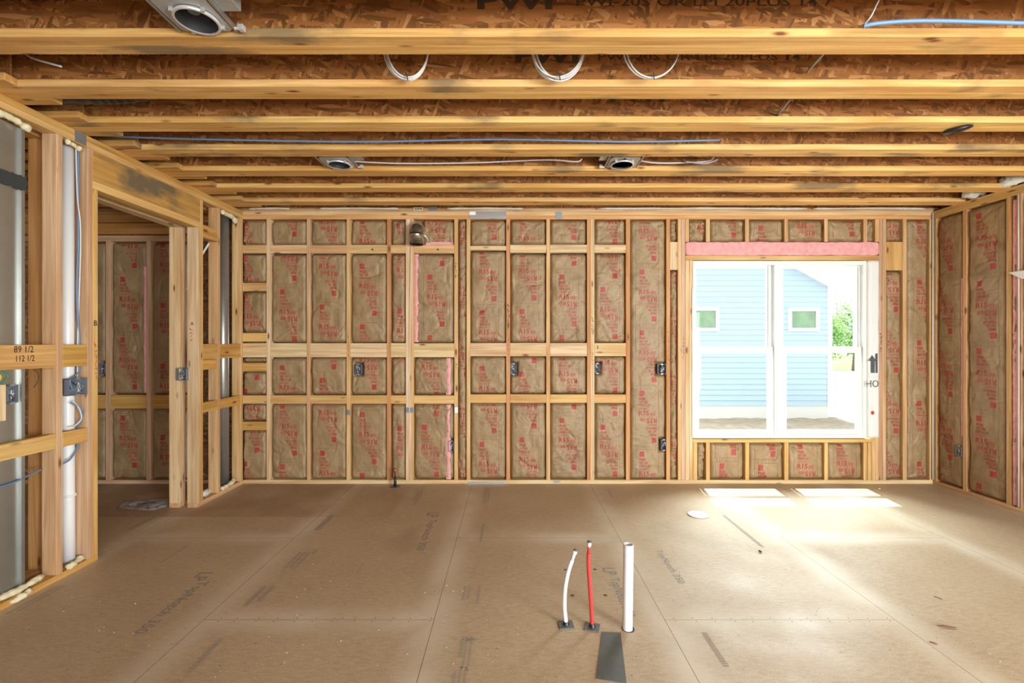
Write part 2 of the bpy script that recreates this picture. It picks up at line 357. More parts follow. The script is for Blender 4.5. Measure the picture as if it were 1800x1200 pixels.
# print block: origin at its centre of symmetry; repeated each .615 m
PER = .615
PRINT, FAINT, LINES = Flat(), Flat(), Flat()
def _half(xf):
    u0 = -.088
    PRINT.rect(u0+.003, u0+.050, .211, .264, 1, xf)
    PRINT.text('PINK', u0+.002, .168, .028, .066, .022, xf)
    PRINT.text('NEXT GEN', u0+.002, .136, .026, .082, .018, xf)
    PRINT.text('FIBERGLAS', u0, .105, .025, .112, .016, xf)
    FAINT.text('FASTBATT', u0, .072, .024, .104, .01, xf)
    PRINT.text('R15', u0-.003, .012, .052, .104, .034, xf)
    FAINT.rect(u0+.112, u0+.165, .012, .045, 1, xf)
_half(lambda a, b: (a, b)); _half(lambda a, b: (-a, -b))
def refine(F, lim=.012):
    bm = bmesh.new(); vs = [bm.verts.new((a, b, 0)) for a, b in F.v]
    for f in F.f:
        try: bm.faces.new([vs[i] for i in f])
        except ValueError: pass
    bmesh.ops.triangulate(bm, faces=bm.faces)
    for _ in range(4):
        es = [e for e in bm.edges if e.calc_length() > lim]
        if not es: break
        bmesh.ops.subdivide_edges(bm, edges=es, cuts=1); bmesh.ops.triangulate(bm, faces=bm.faces)
    bm.verts.index_update(); F.v = [(v.co.x, v.co.y) for v in bm.verts]; F.f = [tuple(v.index for v in f.verts) for f in bm.faces]; bm.free()
refine(PRINT); refine(FAINT, .02)
LINES.rect(-.088, .088, -.001, .001, 8)
for v in (.284, -.293): LINES.rect(-.125, .095, v-.001, v+.001, 10)
for u in (-.125, .108): LINES.rect(u-.0009, u+.0009, -.293, .284, 22)
for k in range(7): LINES.rect(-.115+k*.03+(.01 if k > 3 else 0), -.108+k*.03+(.01 if k > 3 else 0), -.312, -.307, 1)

# ------------------------------------------------------------------ palette of board tints
PINE = (.68, .465, .255, 1); PALE = (.74, .58, .38, 1); ORNG = (.62, .34, .16, 1); YELL = (.69, .46, .2, 1); PINKW = (.62, .43, .29, 1); AMBER = (.62, .38, .13, 1)
def jitter(c, a=.07):
    k = 1+random.uniform(-a, a); return (c[0]*k, c[1]*k*(1+random.uniform(-.04, .04)), c[2]*k*(1+random.uniform(-.08, .08)), 1)
def board(name, label, cat, x0, x1, y0, y1, z0, z1, tint=PINE, group=None, axis=None, mat=None, parent=None, bev=.0025):
    if axis is None:
        d = (x1-x0, y1-y0, z1-z0); axis = d.index(max(d))
    o = box(name, x0, x1, y0, y1, z0, z1, mat or WAX[axis], parent, bev); o.color = jitter(tint)
    return tag(o, label, cat if label else None, group)

# ------------------------------------------------------------------ setting: floor, outer skins, ceiling deck
YB = 4.726; XL = -2.72; XR = 4.27; ZT = 2.757; SD = .089; T = .038
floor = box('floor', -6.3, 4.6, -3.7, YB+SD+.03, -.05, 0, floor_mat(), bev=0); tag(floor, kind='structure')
floor.location.z = -.05
fl = floor
# re-centre floor coordinates on the world origin so joints land where they are laid
for v in fl.data.vertices: v.co += Vector((fl.location.x, fl.location.y, -.05))
fl.location = (0, 0, 0)
deck = box('ceiling', -6.3, 4.6, -3.7, YB+SD+.03, ZT+.356, ZT+.38, OSBT, bev=0); tag(deck, kind='structure')
def skin(name, boxes, mat):
    bm = bmesh.new()
    for b in boxes: add_box(bm, *b)
    return tag(bobj(name, bm, mat), kind='structure')
WL, WR_, WB, WTOP = X(1218, YB), X(1533, YB), Z(773, YB), Z(457, YB)
y0, y1 = YB+SD+.002, YB+SD+.016
skin('wall_back', [(-6.3, WL, y0, y1, 0, ZT+.356), (WR_, 4.6, y0, y1, 0, ZT+.356), (WL, WR_, y0, y1, 0, WB), (WL, WR_, y0, y1, WTOP, ZT+.356)], osb('back_sheathing', (0, 2), (.3, .16, .08)))
x0, x1 = XR+SD+.002, XR+SD+.016
skin('wall_right', [(x0, x1, -1.2, y0, 0, ZT+.356), (x0, x1, -3.7, -3.4, 0, ZT+.356), (x0, x1, -3.4, -1.2, 2.4, ZT+.356), (x0, x1, -3.4, -1.2, 0, .2)], OSBS)
skin('wall_rear', [(-6.3, -1.8, -3.7, -3.68, 0, ZT+.356), (3.4, 4.6, -3.7, -3.68, 0, ZT+.356), (-1.8, 3.4, -3.7, -3.68, 2.6, ZT+.356), (-1.8, 3.4, -3.7, -3.68, 0, .3)], osb('rear_sheathing', (0, 2), (.3, .16, .08)))
skin('wall_left', [(-6.3, -6.28, -3.7, y0, 0, ZT+.356)], OSBS)

# ------------------------------------------------------------------ ceiling joists: pairs of I-joists
def ordinal(n): return ['first', 'second', 'third', 'fourth', 'fifth', 'sixth', 'seventh', 'eighth', 'ninth'][n]
PF = .0625
def ijoist(name, label, group, xa, xb, yf, tint, stamp=None, back=True):
    """flanges 1.5 x 2.5 in, web 3/8 in; yf = face nearest the camera"""
    r = empty(name, ((xa+xb)/2, yf+PF/2, ZT), label, 'joist', group)
    rel = Vector(r.location)
    f = box('bottom_flange', xa, xb, yf, yf+PF, ZT, ZT+T, WXS, r, .0025, rel); f.color = jitter(tint, .05)
    g = box('top_flange', xa, xb, yf, yf+PF, ZT+.318, ZT+.356, WXS, r, .0025, rel); g.color = jitter(tint, .05)
    w = box('web', xa, xb, yf+PF/2-.005, yf+PF/2+.005, ZT+T, ZT+.318, OSBW, r, 0, rel)
    if stamp is not None:
        F = Flat()
        F.text('PWI', stamp, .098, .075, .33, .035); F.text('PWI-20S OR LPI 20PLUS 14"/', stamp+.435, .113, .04, 1.12, .012)
        F.text('PWI', stamp-3.2, .125, .075, .33, .035); F.text('PWI-20S OR LPI 20PLUS 14"/', stamp-2.765, .135, .04, 1.12, .012)
        wy = -.0056
        F.build('stamped_text', WEBINK, lambda u, v: (u-(xa+xb)/2, wy, v), w)
    return r
JP = .394; JB0 = 2.150
stamps = [-.15, .02, .6, -.9, .3, -.4, .1]
YJ = (.78, .51, .2, 1)
def near(k): return 'nearest the camera' if k == 0 else ordinal(k)+' out from the camera'
for k in range(-2, 7):
    back_y = JB0+JP*k; fy = back_y-2*PF-.001
    vis = k >= 0
    lab = lambda side: (f'doubled ceiling joist {near(k)}, its {side} half' if vis else f'ceiling joist {"just" if k==-1 else "farther"} overhead behind the frame edge, {side} half')
    ijoist('ceiling_joist', lab('front'), 'doubled ceiling joists across the room', XL-.12, XR+.07, fy, YJ, stamps[k] if vis else None)
    ijoist('ceiling_joist', lab('back'), 'doubled ceiling joists across the room', XL-.12, XR+.07, fy+PF+.001, YJ)
    if k >= 0:
        ijoist('lapped_joist', f'lapped joist end before the doubled joist {near(k)}, over left wall', 'joist ends lapping over the left wall', -6.2, -2.57+.01*k, fy-PF-.001, AMBER)
        ijoist('lapped_joist', f'lapped joist end behind the doubled joist {near(k)}, over left wall', 'joist ends lapping over the left wall', -6.2, -2.52+.012*k, back_y+.001, AMBER)
ijoist('rim_joist', 'rim joist lying on the top plates of the back wall', None, -6.2, XR+.07, YB+.006, PINE)

# ------------------------------------------------------------------ back wall framing
def zz(py, Y=YB): return Z(py, Y)
ZP0, ZP1 = T, ZT-2*T       # top of bottom plate, underside of top plates
board('bottom_plate', 'long pine bottom plate along the foot of the back wall', 'framing board', XL, XR, YB, YB+SD, 0, T, PALE)
board('top_plate', 'upper of the two top plates of the back wall', 'framing board', XL-.16, XR+SD, YB, YB+SD, ZT-T, ZT, PINE)
board('top_plate', 'lower of the two top plates of the back wall', 'framing board', XL-.005, XR, YB+.001, YB+SD, ZT-2*T, ZT-T, (.68, .4, .2, 1))
GS = 'studs of the back wall'
studs = [ # px0, px1, tint, label
 (468.3, 475, PALE, 'pale stud in back wall, first right of the left corner'),
 (539, 545, PINKW, 'stud in back wall, second right of the left corner'),
 (609, 615.6, PINE, 'stud in back wall, third from the left corner, red marks at mid height'),
 (680, 686.8, ORNG, 'orange streaky stud in back wall, fourth from the left corner'),
 (713.2, 720, PALE, 'left stud of the doubled pair behind the metal vent elbow'),
 (720.3, 727, PINE, 'right stud of the doubled pair behind the metal vent elbow'),
 (798.4, 805, PINE, 'stud left of the narrow rolled-up strip of insulation'),
 (820, 826.4, PINE, 'stud right of the narrow rolled-up strip of insulation'),
 (889.8, 896.7, ORNG, 'reddish orange stud in the middle of the back wall under the steel strap'),
 (960.2, 967, PINE, 'plain stud in back wall, first right of the reddish orange one'),
 (1031.8, 1037.4, ORNG, 'narrow orange left half of the pair with the pale grey stud'),
 (1037.6, 1045, PALE, 'pale greyish stud with a knot near its top, right half of a pair'),
 (1100.3, 1107.6, ORNG, 'stud left of the tall unbroken insulation bay'),
 (1171.4, 1178, ORNG, 'orange stud right of the tall unbroken insulation bay, with box nailed on'),
 (1191.7, 1198.1, PINE, 'outermost king stud left of the window'),
 (1198.3, 1204.6, PINKW, 'inner king stud left of the window'),
 (1545.2, 1551.2, PINKW, 'inner king stud right of the window'),
 (1551.4, 1557.6, PINE, 'outermost king stud right of the window'),
 (1587, 1594, PINE, 'lone stud between the window and the right corner'),
 (1634, 1641, PINE, 'last stud of the back wall at the right corner')]
for a, b, t, l in studs:
    st = board('wall_stud', l, 'stud', X(a, YB), X(b, YB), YB, YB+SD, ZP0, ZP1, t, GS)
hz0, hz1 = zz(449), zz(425)
for a, b, l, t in ((1204.8, 1211.2, 'outer jack stud carrying the left end of the window header', PALE), (1211.4, 1217.8, 'jack stud against the left side of the window', PALE),
                (1538.7, 1545, 'outer jack stud at the right end of the window header', PINE), (1532.2, 1538.5, 'jack stud against the right side of the window under the wrap', PINE)):
    board('jack_stud', l, 'stud', X(a, YB), X(b, YB), YB, YB+SD, ZP0, zz(457)-.001, t, 'jack studs beside the window')
board('window_header', 'boards of the window header behind its pink insulation', 'header', X(1204.8, YB), X(1545, YB), YB+.036, YB+SD, zz(449)+.001, zz(425), PINE)
board('header_plate', 'flat board under the pink header strip above the window', 'framing board', X(1204.8, YB), X(1545, YB), YB, YB+SD, zz(457), zz(449), YELL)
board('window_sill_plate', 'flat sill board under the window', 'framing board', X(1218, YB), X(1532, YB), YB, YB+SD, zz(777.5), zz(771.5), YELL)
for a, b, l in ((1218.3, 1225.5, 'cripple stud under the window sill at its left end'), (1241, 1248, 'cripple stud below window left of the leftmost full batt'), (1310, 1317, 'cripple stud below window, between first and second full batts'),
             (1379, 1386, 'cripple stud below the middle mullion of the window'), (1449, 1455.5, 'cripple stud below window, left of the rightmost full batt'),
             (1518, 1524.5, 'cripple stud below window, right of the rightmost full batt'), (1525.5, 1531.8, 'cripple stud under the window sill at its right end')):
    board('cripple_stud', l, 'stud', X(a, YB), X(b, YB), YB, YB+SD, ZP0, zz(777.7), YELL, 'short studs below the window')
for a, b, l in ((1241, 1248, 'short stud over window header, left of the leftmost full batt'), (1310, 1316.5, 'short stud over window header, second from the left'),
             (1379, 1385.5, 'short stud over window header above the middle mullion'), (1449, 1455.5, 'short stud over window header, second from the right'),
             (1518, 1524.5, 'short stud over window header, right of the rightmost full batt'), (1205, 1211, 'short stud over the left end of the window header'), (1538.5, 1545, 'short stud over the right end of the window header')):
    board('cripple_stud', l, 'stud', X(a, YB), X(b, YB), YB, YB+SD, zz(425)+.001, ZP1, PINE, 'short studs above the window')

BAYS = [  # px0, px1, description
 (424, 468.3, 'leftmost bay'), (475, 539, 'second bay from the left'), (545, 609, 'third bay from the left'), (615.6, 680, 'fourth bay from the left'),
 (686.8, 713.2, 'narrow bay left of the vent elbow'), (727, 798.4, 'bay with pink edges under the vent elbow'), (805, 820, 'strip'),
 (826.4, 889.8, 'bay under the steel strap'), (896.7, 960.2, 'bay right of the orange middle stud'), (967, 1031.8, 'bay left of the pale grey stud'),
 (1045, 1100.3, 'bay right of the pale grey stud')]
GB = 'flat blocking between the studs of the back wall'
BD = .038
def block(px0, px1, py0, py1, label, tint=PINE, group=GB, Y=YB, d=BD):
    return board('blocking_board', label, 'blocking', X(px0, Y)+.0005, X(px1, Y)-.0005, Y+.0006, Y+d, zz(py1, Y), zz(py0, Y), tint, group)
blocks = {}
for i, (a, b, d) in enumerate(BAYS):
    if d == 'strip': continue
    if i < 7: rows = [(430.4, 445, 'uppermost short block', PINE), (603, 627.7, 'wide mid-height block', PALE), (694.7, 709.4, 'narrow low block', YELL)]
    else: rows = [(430, 444, 'uppermost short block', PALE), (602.6, 626, 'wide mid-height block', PALE), (693, 708, 'narrow low block', YELL)]
    if i == 7: rows[0] = (432, 439.7, 'thin uppermost block', PALE)
    if i == 0:
        rows += [(497, 511.6, 'second block from the top', YELL), (585, 600, 'block just above the wide one', YELL), (637.5, 652.6, 'amber block just below the wide one', AMBER), (741, 756, 'lowest block', AMBER)]
    blocks[i] = []
    for (p, q, l, t) in rows:
        o = block(a, b, p, q, f'{l} in the {d}', t); blocks[i].append((p, q))
        if i in (3, 5) and q < 450:
            F = Flat(); cxx = .04
            c = [(.0095*math.cos(k*math.pi/5), .038+.0095*math.sin(k*math.pi/5)) for k in range(10)]
            F.add([(cxx+u, v) for u, v in c], [tuple(range(10))]); F.build('bolt_hole', BLACKINK, lambda u, v: (u, -BD/2-.0012, v), o)
        if i == 10 and 590 < p < 610:
            F = Flat(); F.text('1', -.13, .07, .04, None, .02); F.build('handwritten_mark', BLACKINK, lambda u, v: (u, -BD/2-.0012, v), o)
block(1178, 1191.6, 425, 474, 'tall block beside the king stud left of the window', PALE, None)
block(1557.7, 1586.9, 425, 475, 'tall block beside the king stud right of the window', YELL, None)

# ------------------------------------------------------------------ insulation batts
def make_batt(label, w, h, org, rz=0, lines=(), ushift=0, group=None, seed=0, puff=.006, wr=1.0, crumple=0, thick=.085, pink=(), name='insulation_batt', dents=()):
    """sheet coords u in 0..w (viewing right), v in 0..h (up); local y = depth behind the stud faces"""
    rnd = random.Random(seed*7919+13)
    root = empty(name, org, label, 'insulation', group, rz)
    folds = []
    for _ in range(int((4+h*14)*wr)+crumple*10):
        cu, cv = rnd.uniform(0, w), rnd.uniform(0, h); a = rnd.choice([rnd.gauss(0, .35), rnd.gauss(1.57, .25), rnd.uniform(0, 3.14)])
        folds.append((cu, cv, math.cos(a), math.sin(a), rnd.uniform(.03, .16), rnd.uniform(.005, .013), rnd.uniform(.004, .013)*rnd.choice([1, 1, -1])*(1.6 if crumple else 1), rnd.uniform(-2, 2)))
    # corner tucks
    for cu in (0, w):
        for cv in (0, h):
            for _ in range(3):
                a = rnd.uniform(.3, 1.2)*(1 if (cu == 0) == (cv == 0) else -1)
                folds.append((cu+(.05 if cu == 0 else -.05), cv+(.05 if cv == 0 else -.05), math.cos(a), math.sin(a), .07, .008, rnd.uniform(.004, .009)*rnd.choice([1, -1]), 1))
    so = Vector((seed*3.7, seed*1.3, 0))
    er = min(.035, w*.33)
    def depth(u, v):
        e = min(u, w-u); n1 = noise.noise(Vector((u*3, v*3, 0))+so)
        ew = er*(1+.5*noise.noise(Vector((0, v*7, u > w/2))+so))
        d = .008-puff*n1 - puff*math.sin(math.pi*min(1, max(0, u/w)))*.8
        d += .042*max(0, 1-e/ew)**2
        ev = min(v, h-v); d += .05*max(0, 1-ev/(.04+.02*noise.noise(Vector((u*9, 0, v > h/2))+so)))**2
        for cu, cv, ca, sa, ln, wd, am, bend in folds:
            du, dv = u-cu, v-cv; s = du*ca+dv*sa
            if abs(s) > ln*2: continue
            q = -du*sa+dv*ca+bend*s*s
            if abs(q) < wd*2.6: d += am*math.exp(-(s/ln)**2*2-(q/wd)**2)
        d += .006*noise.noise(Vector((u*15, v*11, 3))+so)+.0025*noise.noise(Vector((u*34+v*9, v*30, 8))+so)
        for a, b, c_, e_ in dents:
            q = max(a-u, u-b, c_-v, v-e_, 0)
            if q < .025: d += .066*(1-q/.025)**1.5
        return max(.0012, min(d, thick-.006))
    nu, nv = max(4, int(w/.011)), max(4, int(h/.012))
    vs, fs = [], []
    for j in range(nv+1):
        for i in range(nu+1):
            u, v = w*i/nu, h*j/nv; vs.append((u, depth(u, v), v))
    grid = [q[1] for q in vs]
    def surf(u, v):
        a, b = min(nu-1e-6, max(0, u/w*nu)), min(nv-1e-6, max(0, v/h*nv)); i, j = int(a), int(b); a -= i; b -= j; k = j*(nu+1)+i
        return min((grid[k]*(1-a)+grid[k+1]*a)*(1-b)+(grid[k+nu+1]*(1-a)+grid[k+nu+2]*a)*b, grid[k]*(1-a-b)+grid[k+1]*a+grid[k+nu+1]*b if a+b < 1 else 9)
    for j in range(nv):
        for i in range(nu):
            a = j*(nu+1)+i; fs.append((a, a+1, a+nu+2, a+nu+1))
    # sides and back close the batt
    ring = [i for i in range(nu+1)]+[j*(nu+1)+nu for j in range(1, nv+1)]+[nv*(nu+1)+i for i in range(nu-1, -1, -1)]+[j*(nu+1) for j in range(nv-1, 0, -1)]
    base = len(vs)
    for i in ring: vs.append((vs[i][0], thick, vs[i][2]))
    n = len(ring)
    for k in range(n): fs.append((ring[(k+1) % n], ring[k], base+k, base+(k+1) % n))
    fs.append(tuple(range(base, base+n)))
    obj('kraft_facing', vs, fs, KRAFT, root, smooth=True)
    mg = .012
    keep = lambda u, v: mg < u < w-mg and mg < v < h-mg
    for F, nm, mt in ((PRINT, 'printed_text', REDINK), (FAINT, 'faint_print', FAINTINK), (LINES, 'printed_lines', LINEINK)):
        G = Flat()
        for vc in lines: G.add([(a+.181+ushift, b+vc) for a, b in F.v], F.f)
        if G.v: G.build(nm, mt, lambda u, v: (u, surf(u, v)-.0017, v), root, keep)
    for (pa, pb, va, vb) in pink:
        pv, pf = [], []; m_ = 6; kk = max(6, int((vb-va)/.018))
        for j in range(kk+1):
            v = va+(vb-va)*j/kk
            wob = .006*noise.noise(Vector((v*9, seed, 5)))+.004*noise.noise(Vector((v*31, seed, 9)))
            for i in range(m_+1):
                u = pa+(pb-pa)*i/m_+(wob if 0 < i else 0); e = math.sin(math.pi*i/m_)
                pv.append((min(w-.001, max(.001, u)), max(.001, .012-.012*e+.004*noise.noise(Vector((u*60, v*40, seed)))), v))
        for j in range(kk):
            for i in range(m_):
                a = j*(m_+1)+i; pf.append((a, a+1, a+m_+2, a+m_+1))
        b0 = len(pv); edge = [j*(m_+1) for j in range(kk+1)]; edge2 = [j*(m_+1)+m_ for j in range(kk+1)]
        for i in edge: pv.append((pv[i][0], .03, pv[i][2]))
        for i in edge2: pv.append((pv[i][0], .03, pv[i][2]))
        for j in range(kk):
            pf.append((edge[j+1], edge[j], b0+j, b0+j+1)); pf.append((edge2[j], edge2[j+1], b0+kk+1+j+1, b0+kk+1+j))
        pk = obj('exposed_pink_fibre', pv, pf, PINKF, root, smooth=True); pk['label'] = 'pink fluffy glass fibre edge'
    return root
GI = 'kraft-faced insulation batts of the back wall'
BOXR = [(624.5, 635.5, 640, 658), (897.5, 908, 639, 658), (1045.5, 1054.5, 639, 656), (1155.5, 1171, 640, 657), (1162, 1171, 772.5, 791), (788.5, 797.5, 774.5, 793), (176.5, 185, 638, 658), (722, 742, 388, 402)]
def wall_batt(px0, px1, py0, py1, label, plines=(), Y=YB, group=GI, **k):
    x0 = X(px0, Y)+.001; w = X(px1, Y)-.001-x0; z0 = zz(py1, Y)+.001; h = zz(py0, Y)-.001-z0
    lines = []
    for p in plines:
        c = zz(p, Y)-z0
        for m_ in range(-5, 6):
            if -.32 < c+m_*PER < h+.32 and round(c+m_*PER, 3) not in lines: lines.append(round(c+m_*PER, 3))
    dn = []
    for a, b, c, d in BOXR:
        if b > px0 and a < px1 and d > py0 and c < py1: dn.append((X(a, Y)-x0-.003, X(b, Y)-x0+.003, zz(d, Y)-z0-.004, zz(c, Y)-z0+.004))
    return make_batt(label, w, h, Vector((x0, Y, z0)), 0, lines, group=group, dents=dn, **k)
ROWN = {}
phase = {  # print phase (pixel row of the centre line) per cell, top to bottom
 0: [434, 496, 562, None, 622, 712, 750], 1: [370, 554, 687.5, 755], 2: [396, 474, 603, 731], 3: [430, 509, 639, 770], 4: [404, 481, 630, 794],
 5: [398, 528, 652, 792], 7: [375, 483.5, 689, 822], 8: [425, 482, 592, 814], 9: [376, 528, 663, 780], 10: [383, 550, 644, 792]}
TOPP, BOTP = Z(ZT, YB), 0
py_top, py_bot = CY-(ZP1-CH)*FOC/YB, CY-(ZP0-CH)*FOC/YB
sd = 1
for i, (a, b, d) in enumerate(BAYS):
    if d == 'strip':
        wall_batt(a, b, py_top, py_bot, 'narrow full-height roll of folded kraft insulation between two close studs', (510,), seed=77, crumple=2, puff=.004, ushift=-.16); continue
    bl = sorted(blocks[i]); edges = [py_top]+[e for q in bl for e in q]+[py_bot]
    cells = [(edges[2*j], edges[2*j+1]) for j in range(len(edges)//2)]
    names = {4: ['top batt', 'tall batt between top and wide blocks', 'batt just below the wide block', 'bottom batt'],
             8: ['top batt', 'second batt down', 'third batt down', 'thin batt above the wide block', 'sliver of batt under the wide block', 'third batt from the floor', 'second batt from the floor', 'bottom batt']}[len(cells)]
    ph = phase[i] if i else [434, 496, 562, None, None, 622, 712, 750]
    if i == 0: cells = [c for c in cells if c[1]-c[0] > 2]
    for j, (p, q) in enumerate(cells):
        if q-p < 2: continue
        nm = names[j] if i else ['top batt', 'second batt down', 'tall third batt down', 'sliver of batt under the wide block', 'third batt from the floor', 'second batt from the floor', 'bottom batt'][j] if len(cells) == 7 else names[j]
        phs = ph[j]
        if i == 0 and len(cells) == 7: phs = [434, 496, 562, None, 622, 712, 750][j]
        kw = dict(seed=sd); sd += 1
        if i == 0: kw['ushift'] = -.085
        if i == 4: kw['ushift'] = -.03
        if i == 10: kw['ushift'] = -.035
        if i == 5:
            kw['ushift'] = .045; w = X(b, YB)-X(a, YB); h = zz(p)-zz(q)
            if j == 1: kw['pink'] = [(.002, .05, .01, h-.01)]
            if j in (2, 3): kw['pink'] = [(w-.085, w-.035, .005, h-.01)]; kw['ushift'] = -.01
            if j == 0: kw['crumple'] = 2; kw['pink'] = [(.12, w-.01, .0, .03)]
        wall_batt(a, b, p, q, f'{nm.replace("tall batt between top and wide blocks", "tall upper batt")} in the {d}', (phs,) if phs else (), **kw)
wall_batt(1107.6, 1171.4, py_top, py_bot, 'full-height batt in the tall unbroken bay left of the window', (519,), seed=41, puff=.009, wr=.7)
wall_batt(1178, 1191.7, py_top, 425, 'small crumpled batt above the tall block left of the window', (), seed=42, crumple=2)
wall_batt(1178, 1191.7, 474, py_bot, 'narrow folded batt beside the king studs left of the window', (560,), seed=43, crumple=1, ushift=-.17)
for (a, b, l, ph, c) in ((1211.2, 1241, 'small crumpled batt above the header at its left end', 405, 2), (1248, 1310, 'batt above the window header, first full one from the left', 372, 0), (1316.5, 1379, 'batt above the window header, second full one from the left', 442, 0),
                  (1385.5, 1449, 'batt above the window header just right of the mullion', 403, 0), (1455.5, 1518, 'batt above the window header, rightmost full one', 370, 0), (1524.5, 1538.5, 'small batt above the header at its right end', 410, 1)):
    wall_batt(a, b, py_top, 425, l, (ph,), seed=sd, crumple=c, group='insulation batts above the window'); sd += 1
for (a, b, l, ph, c) in ((1225.5, 1241, 'thin crumpled batt below the window at its left end', (), 3), (1248, 1310, 'batt below the window, first full one from the left', (861, 753), 0), (1317, 1379, 'batt below the window, second full one from the left', (864, 756), 0),
                  (1386, 1449, 'batt below the window just right of the mullion', (826,), 0), (1455.5, 1518, 'batt below the window, rightmost full one', (821,), 0)):
    wall_batt(a, b, 778, py_bot, l, ph, seed=sd, crumple=c, group='insulation batts below the window'); sd += 1
wall_batt(1557.6, 1587, py_top, 425, 'small batt above the tall block right of the window', (402,), seed=51, ushift=-.14)
wall_batt(1557.6, 1587, 475, py_bot, 'long batt below the tall block right of the window', (609,), seed=52, ushift=-.14)
wall_batt(1594, 1634, py_top, py_bot, 'full-height batt in the bay beside the right corner', (430,), seed=53, ushift=.01)
# pink header strip
def fluffy(name, label, x0, x1, y0, y1, z0, z1, mat, cat, seed=1, amp=.006, nx=60, group=None, kind=None, parent=None):
    vs, fs = [], []; ny = 6; prof = []
    for k in range(16):
        a = 2*math.pi*k/16; c, s = math.cos(a), math.sin(a)
        prof.append((math.copysign(abs(c)**.35, c), math.copysign(abs(s)**.35, s)))
    L_ = x1-x0
    for i in range(nx+1):
        x = x0+L_*i/nx
        for k, (c, s) in enumerate(prof):
            q = 1+amp*12*noise.noise(Vector((x*14, c*1.5+seed, s*1.5)))+amp*6*noise.noise(Vector((x*40, c*4, s*4+seed)))
            e = .8 if i in (0, nx) else 1
            vs.append((x-(x0+x1)/2, c*(y1-y0)/2*q*e, s*(z1-z0)/2*q*e+(z1-z0)/2))
    for i in range(nx):
        for k in range(16):
            a = i*16+k; b = i*16+(k+1) % 16; fs.append((a, b, b+16, a+16))
    fs.append(tuple(range(16))[::-1]); fs.append(tuple(nx*16+k for k in range(16)))
    o = obj(name, vs, fs, mat, parent, ((x0+x1)/2, (y0+y1)/2, z0), True)
    return tag(o, label, cat if label else None, group, kind)
fluffy('pink_insulation_strip', 'long strip of bare pink insulation across the header above the window', X(1205, YB), X(1545, YB), YB-.004, YB+.027, zz(448.6), zz(425), PINKF, 'insulation', 3, .008, 110)

# ------------------------------------------------------------------ room beyond the doorway (back wall continues)
board('bottom_plate', 'bottom plate of the wall seen through the doorway', 'framing board', -6.2, -2.97, YB, YB+SD, 0, T, PINKW)
board('top_plate', 'low top plate of the wall seen through the doorway', 'framing board', -6.2, -2.97, YB, YB+SD, zz(424), zz(413.5), PINKW)
board('ledger_board', 'lower of the two edgewise boards above the far room insulation', 'framing board', -6.2, -2.97, YB-.045, YB-.007, zz(412.5), zz(394), AMBER)
board('ledger_board', 'upper of the two edgewise boards above the far room insulation', 'framing board', -6.2, -2.97, YB-.03, YB+.008, zz(392), zz(373.5), AMBER)
zt2 = zz(424)
for a, b, l in ((185.5, 194, 'left stud of the wall seen through the doorway'), (257, 265, 'right stud of the wall seen through the doorway'), (115, 122, 'stud of the far room hidden behind the near left framing')):
    board('wall_stud', l, 'stud', X(a, YB), X(b, YB), YB, YB+SD, T, zt2, PINKW, 'studs seen through the doorway')
for (a, b, l) in ((122, 185.5, 'block left of the left stud seen through the doorway'), (194, 257, 'block between the two studs seen through the doorway'), (265, 330, 'block right of the right stud seen through the doorway')):
    block(a, b, 694, 718, l, AMBER, 'blocking seen through the doorway')
for (a, b, n_, ph) in ((122, 185.5, 'leftmost', (560, 800)), (194, 257, 'central', (532, 776)), (265, 330, 'rightmost', (578, 810))):
    w = X(b, YB)-X(a, YB)
    wall_batt(a, b, 424, 694, f'{n_} upper batt seen through the doorway', ph[:1], seed=sd, group='insulation seen through the doorway', pink=[(w-.035, w-.004, .02, 1.3)] if n_ == 'central' else ()); sd += 1
    wall_batt(a, b, 718, py_bot, f'{n_} lower batt seen through the doorway', ph[1:], seed=sd, group='insulation seen through the doorway'); sd += 1

# ------------------------------------------------------------------ left wall framing (double wall) with doorway
def lw(name, label, ya, yb, za, zb, tint=PINE, row=1, group=None, cat='stud', axis=None, mat=None, d=SD):
    xa = XL if row == 1 else -2.876
    return board(name, label, cat, xa-d, xa, ya, yb, za, zb, tint, group, axis, mat)
Y0L = .3
Yof = lambda px, xa=XL: -xa*FOC/(CX-px)
lw('top_plate', 'upper top plate of the left wall', Y0L, YB, ZT-T, ZT, AMBER, 1, None, 'framing board')
lw('top_plate', 'lower top plate of the left wall', Y0L, YB, ZT-2*T, ZT-T, YELL, 1, None, 'framing board')
lw('top_plate', 'top plate of the rear layer of the left wall', Y0L, YB, ZT-2*T, ZT, AMBER, 2, None, 'framing board')
lw('bottom_plate', 'near bottom plate of the left wall, left of the doorway', Y0L, 3.07, 0, T, AMBER, 1, None, 'framing board')
lw('bottom_plate', 'short bottom plate of left wall, right of the doorway', 4.04, YB, 0, T, PINE, 1, None, 'framing board')
lw('bottom_plate', 'rear layer bottom plate left of the doorway', Y0L, 3.07, 0, T, PINE, 2, None, 'framing board')
lw('bottom_plate', 'rear layer bottom plate right of the doorway', 4.04, YB, 0, T, PINE, 2, None, 'framing board')
GL = 'studs of the left wall'
hb = 2.43
lw('wall_stud', 'near left wall stud just left of the white vent pipe', 2.79, 2.828, T, ZP1, PINKW, 1, GL)
st_k = lw('wall_stud', 'king stud left of the doorway, right of the blue cables', 2.993, 3.031, T, ZP1, PINKW, 1, GL)
st_j = lw('jack_stud', 'jack stud on the left side of the doorway with red marks', 3.0315, 3.069, T, hb, YELL, 1, GL)
st_r = lw('jack_stud', 'jack stud on the right side of the doorway with dark box', 4.04, 4.078, T, hb, PALE, 1, GL)
lw('wall_stud', 'king stud on the right side of the doorway', 4.0785, 4.116, T, ZP1, YELL, 1, GL)
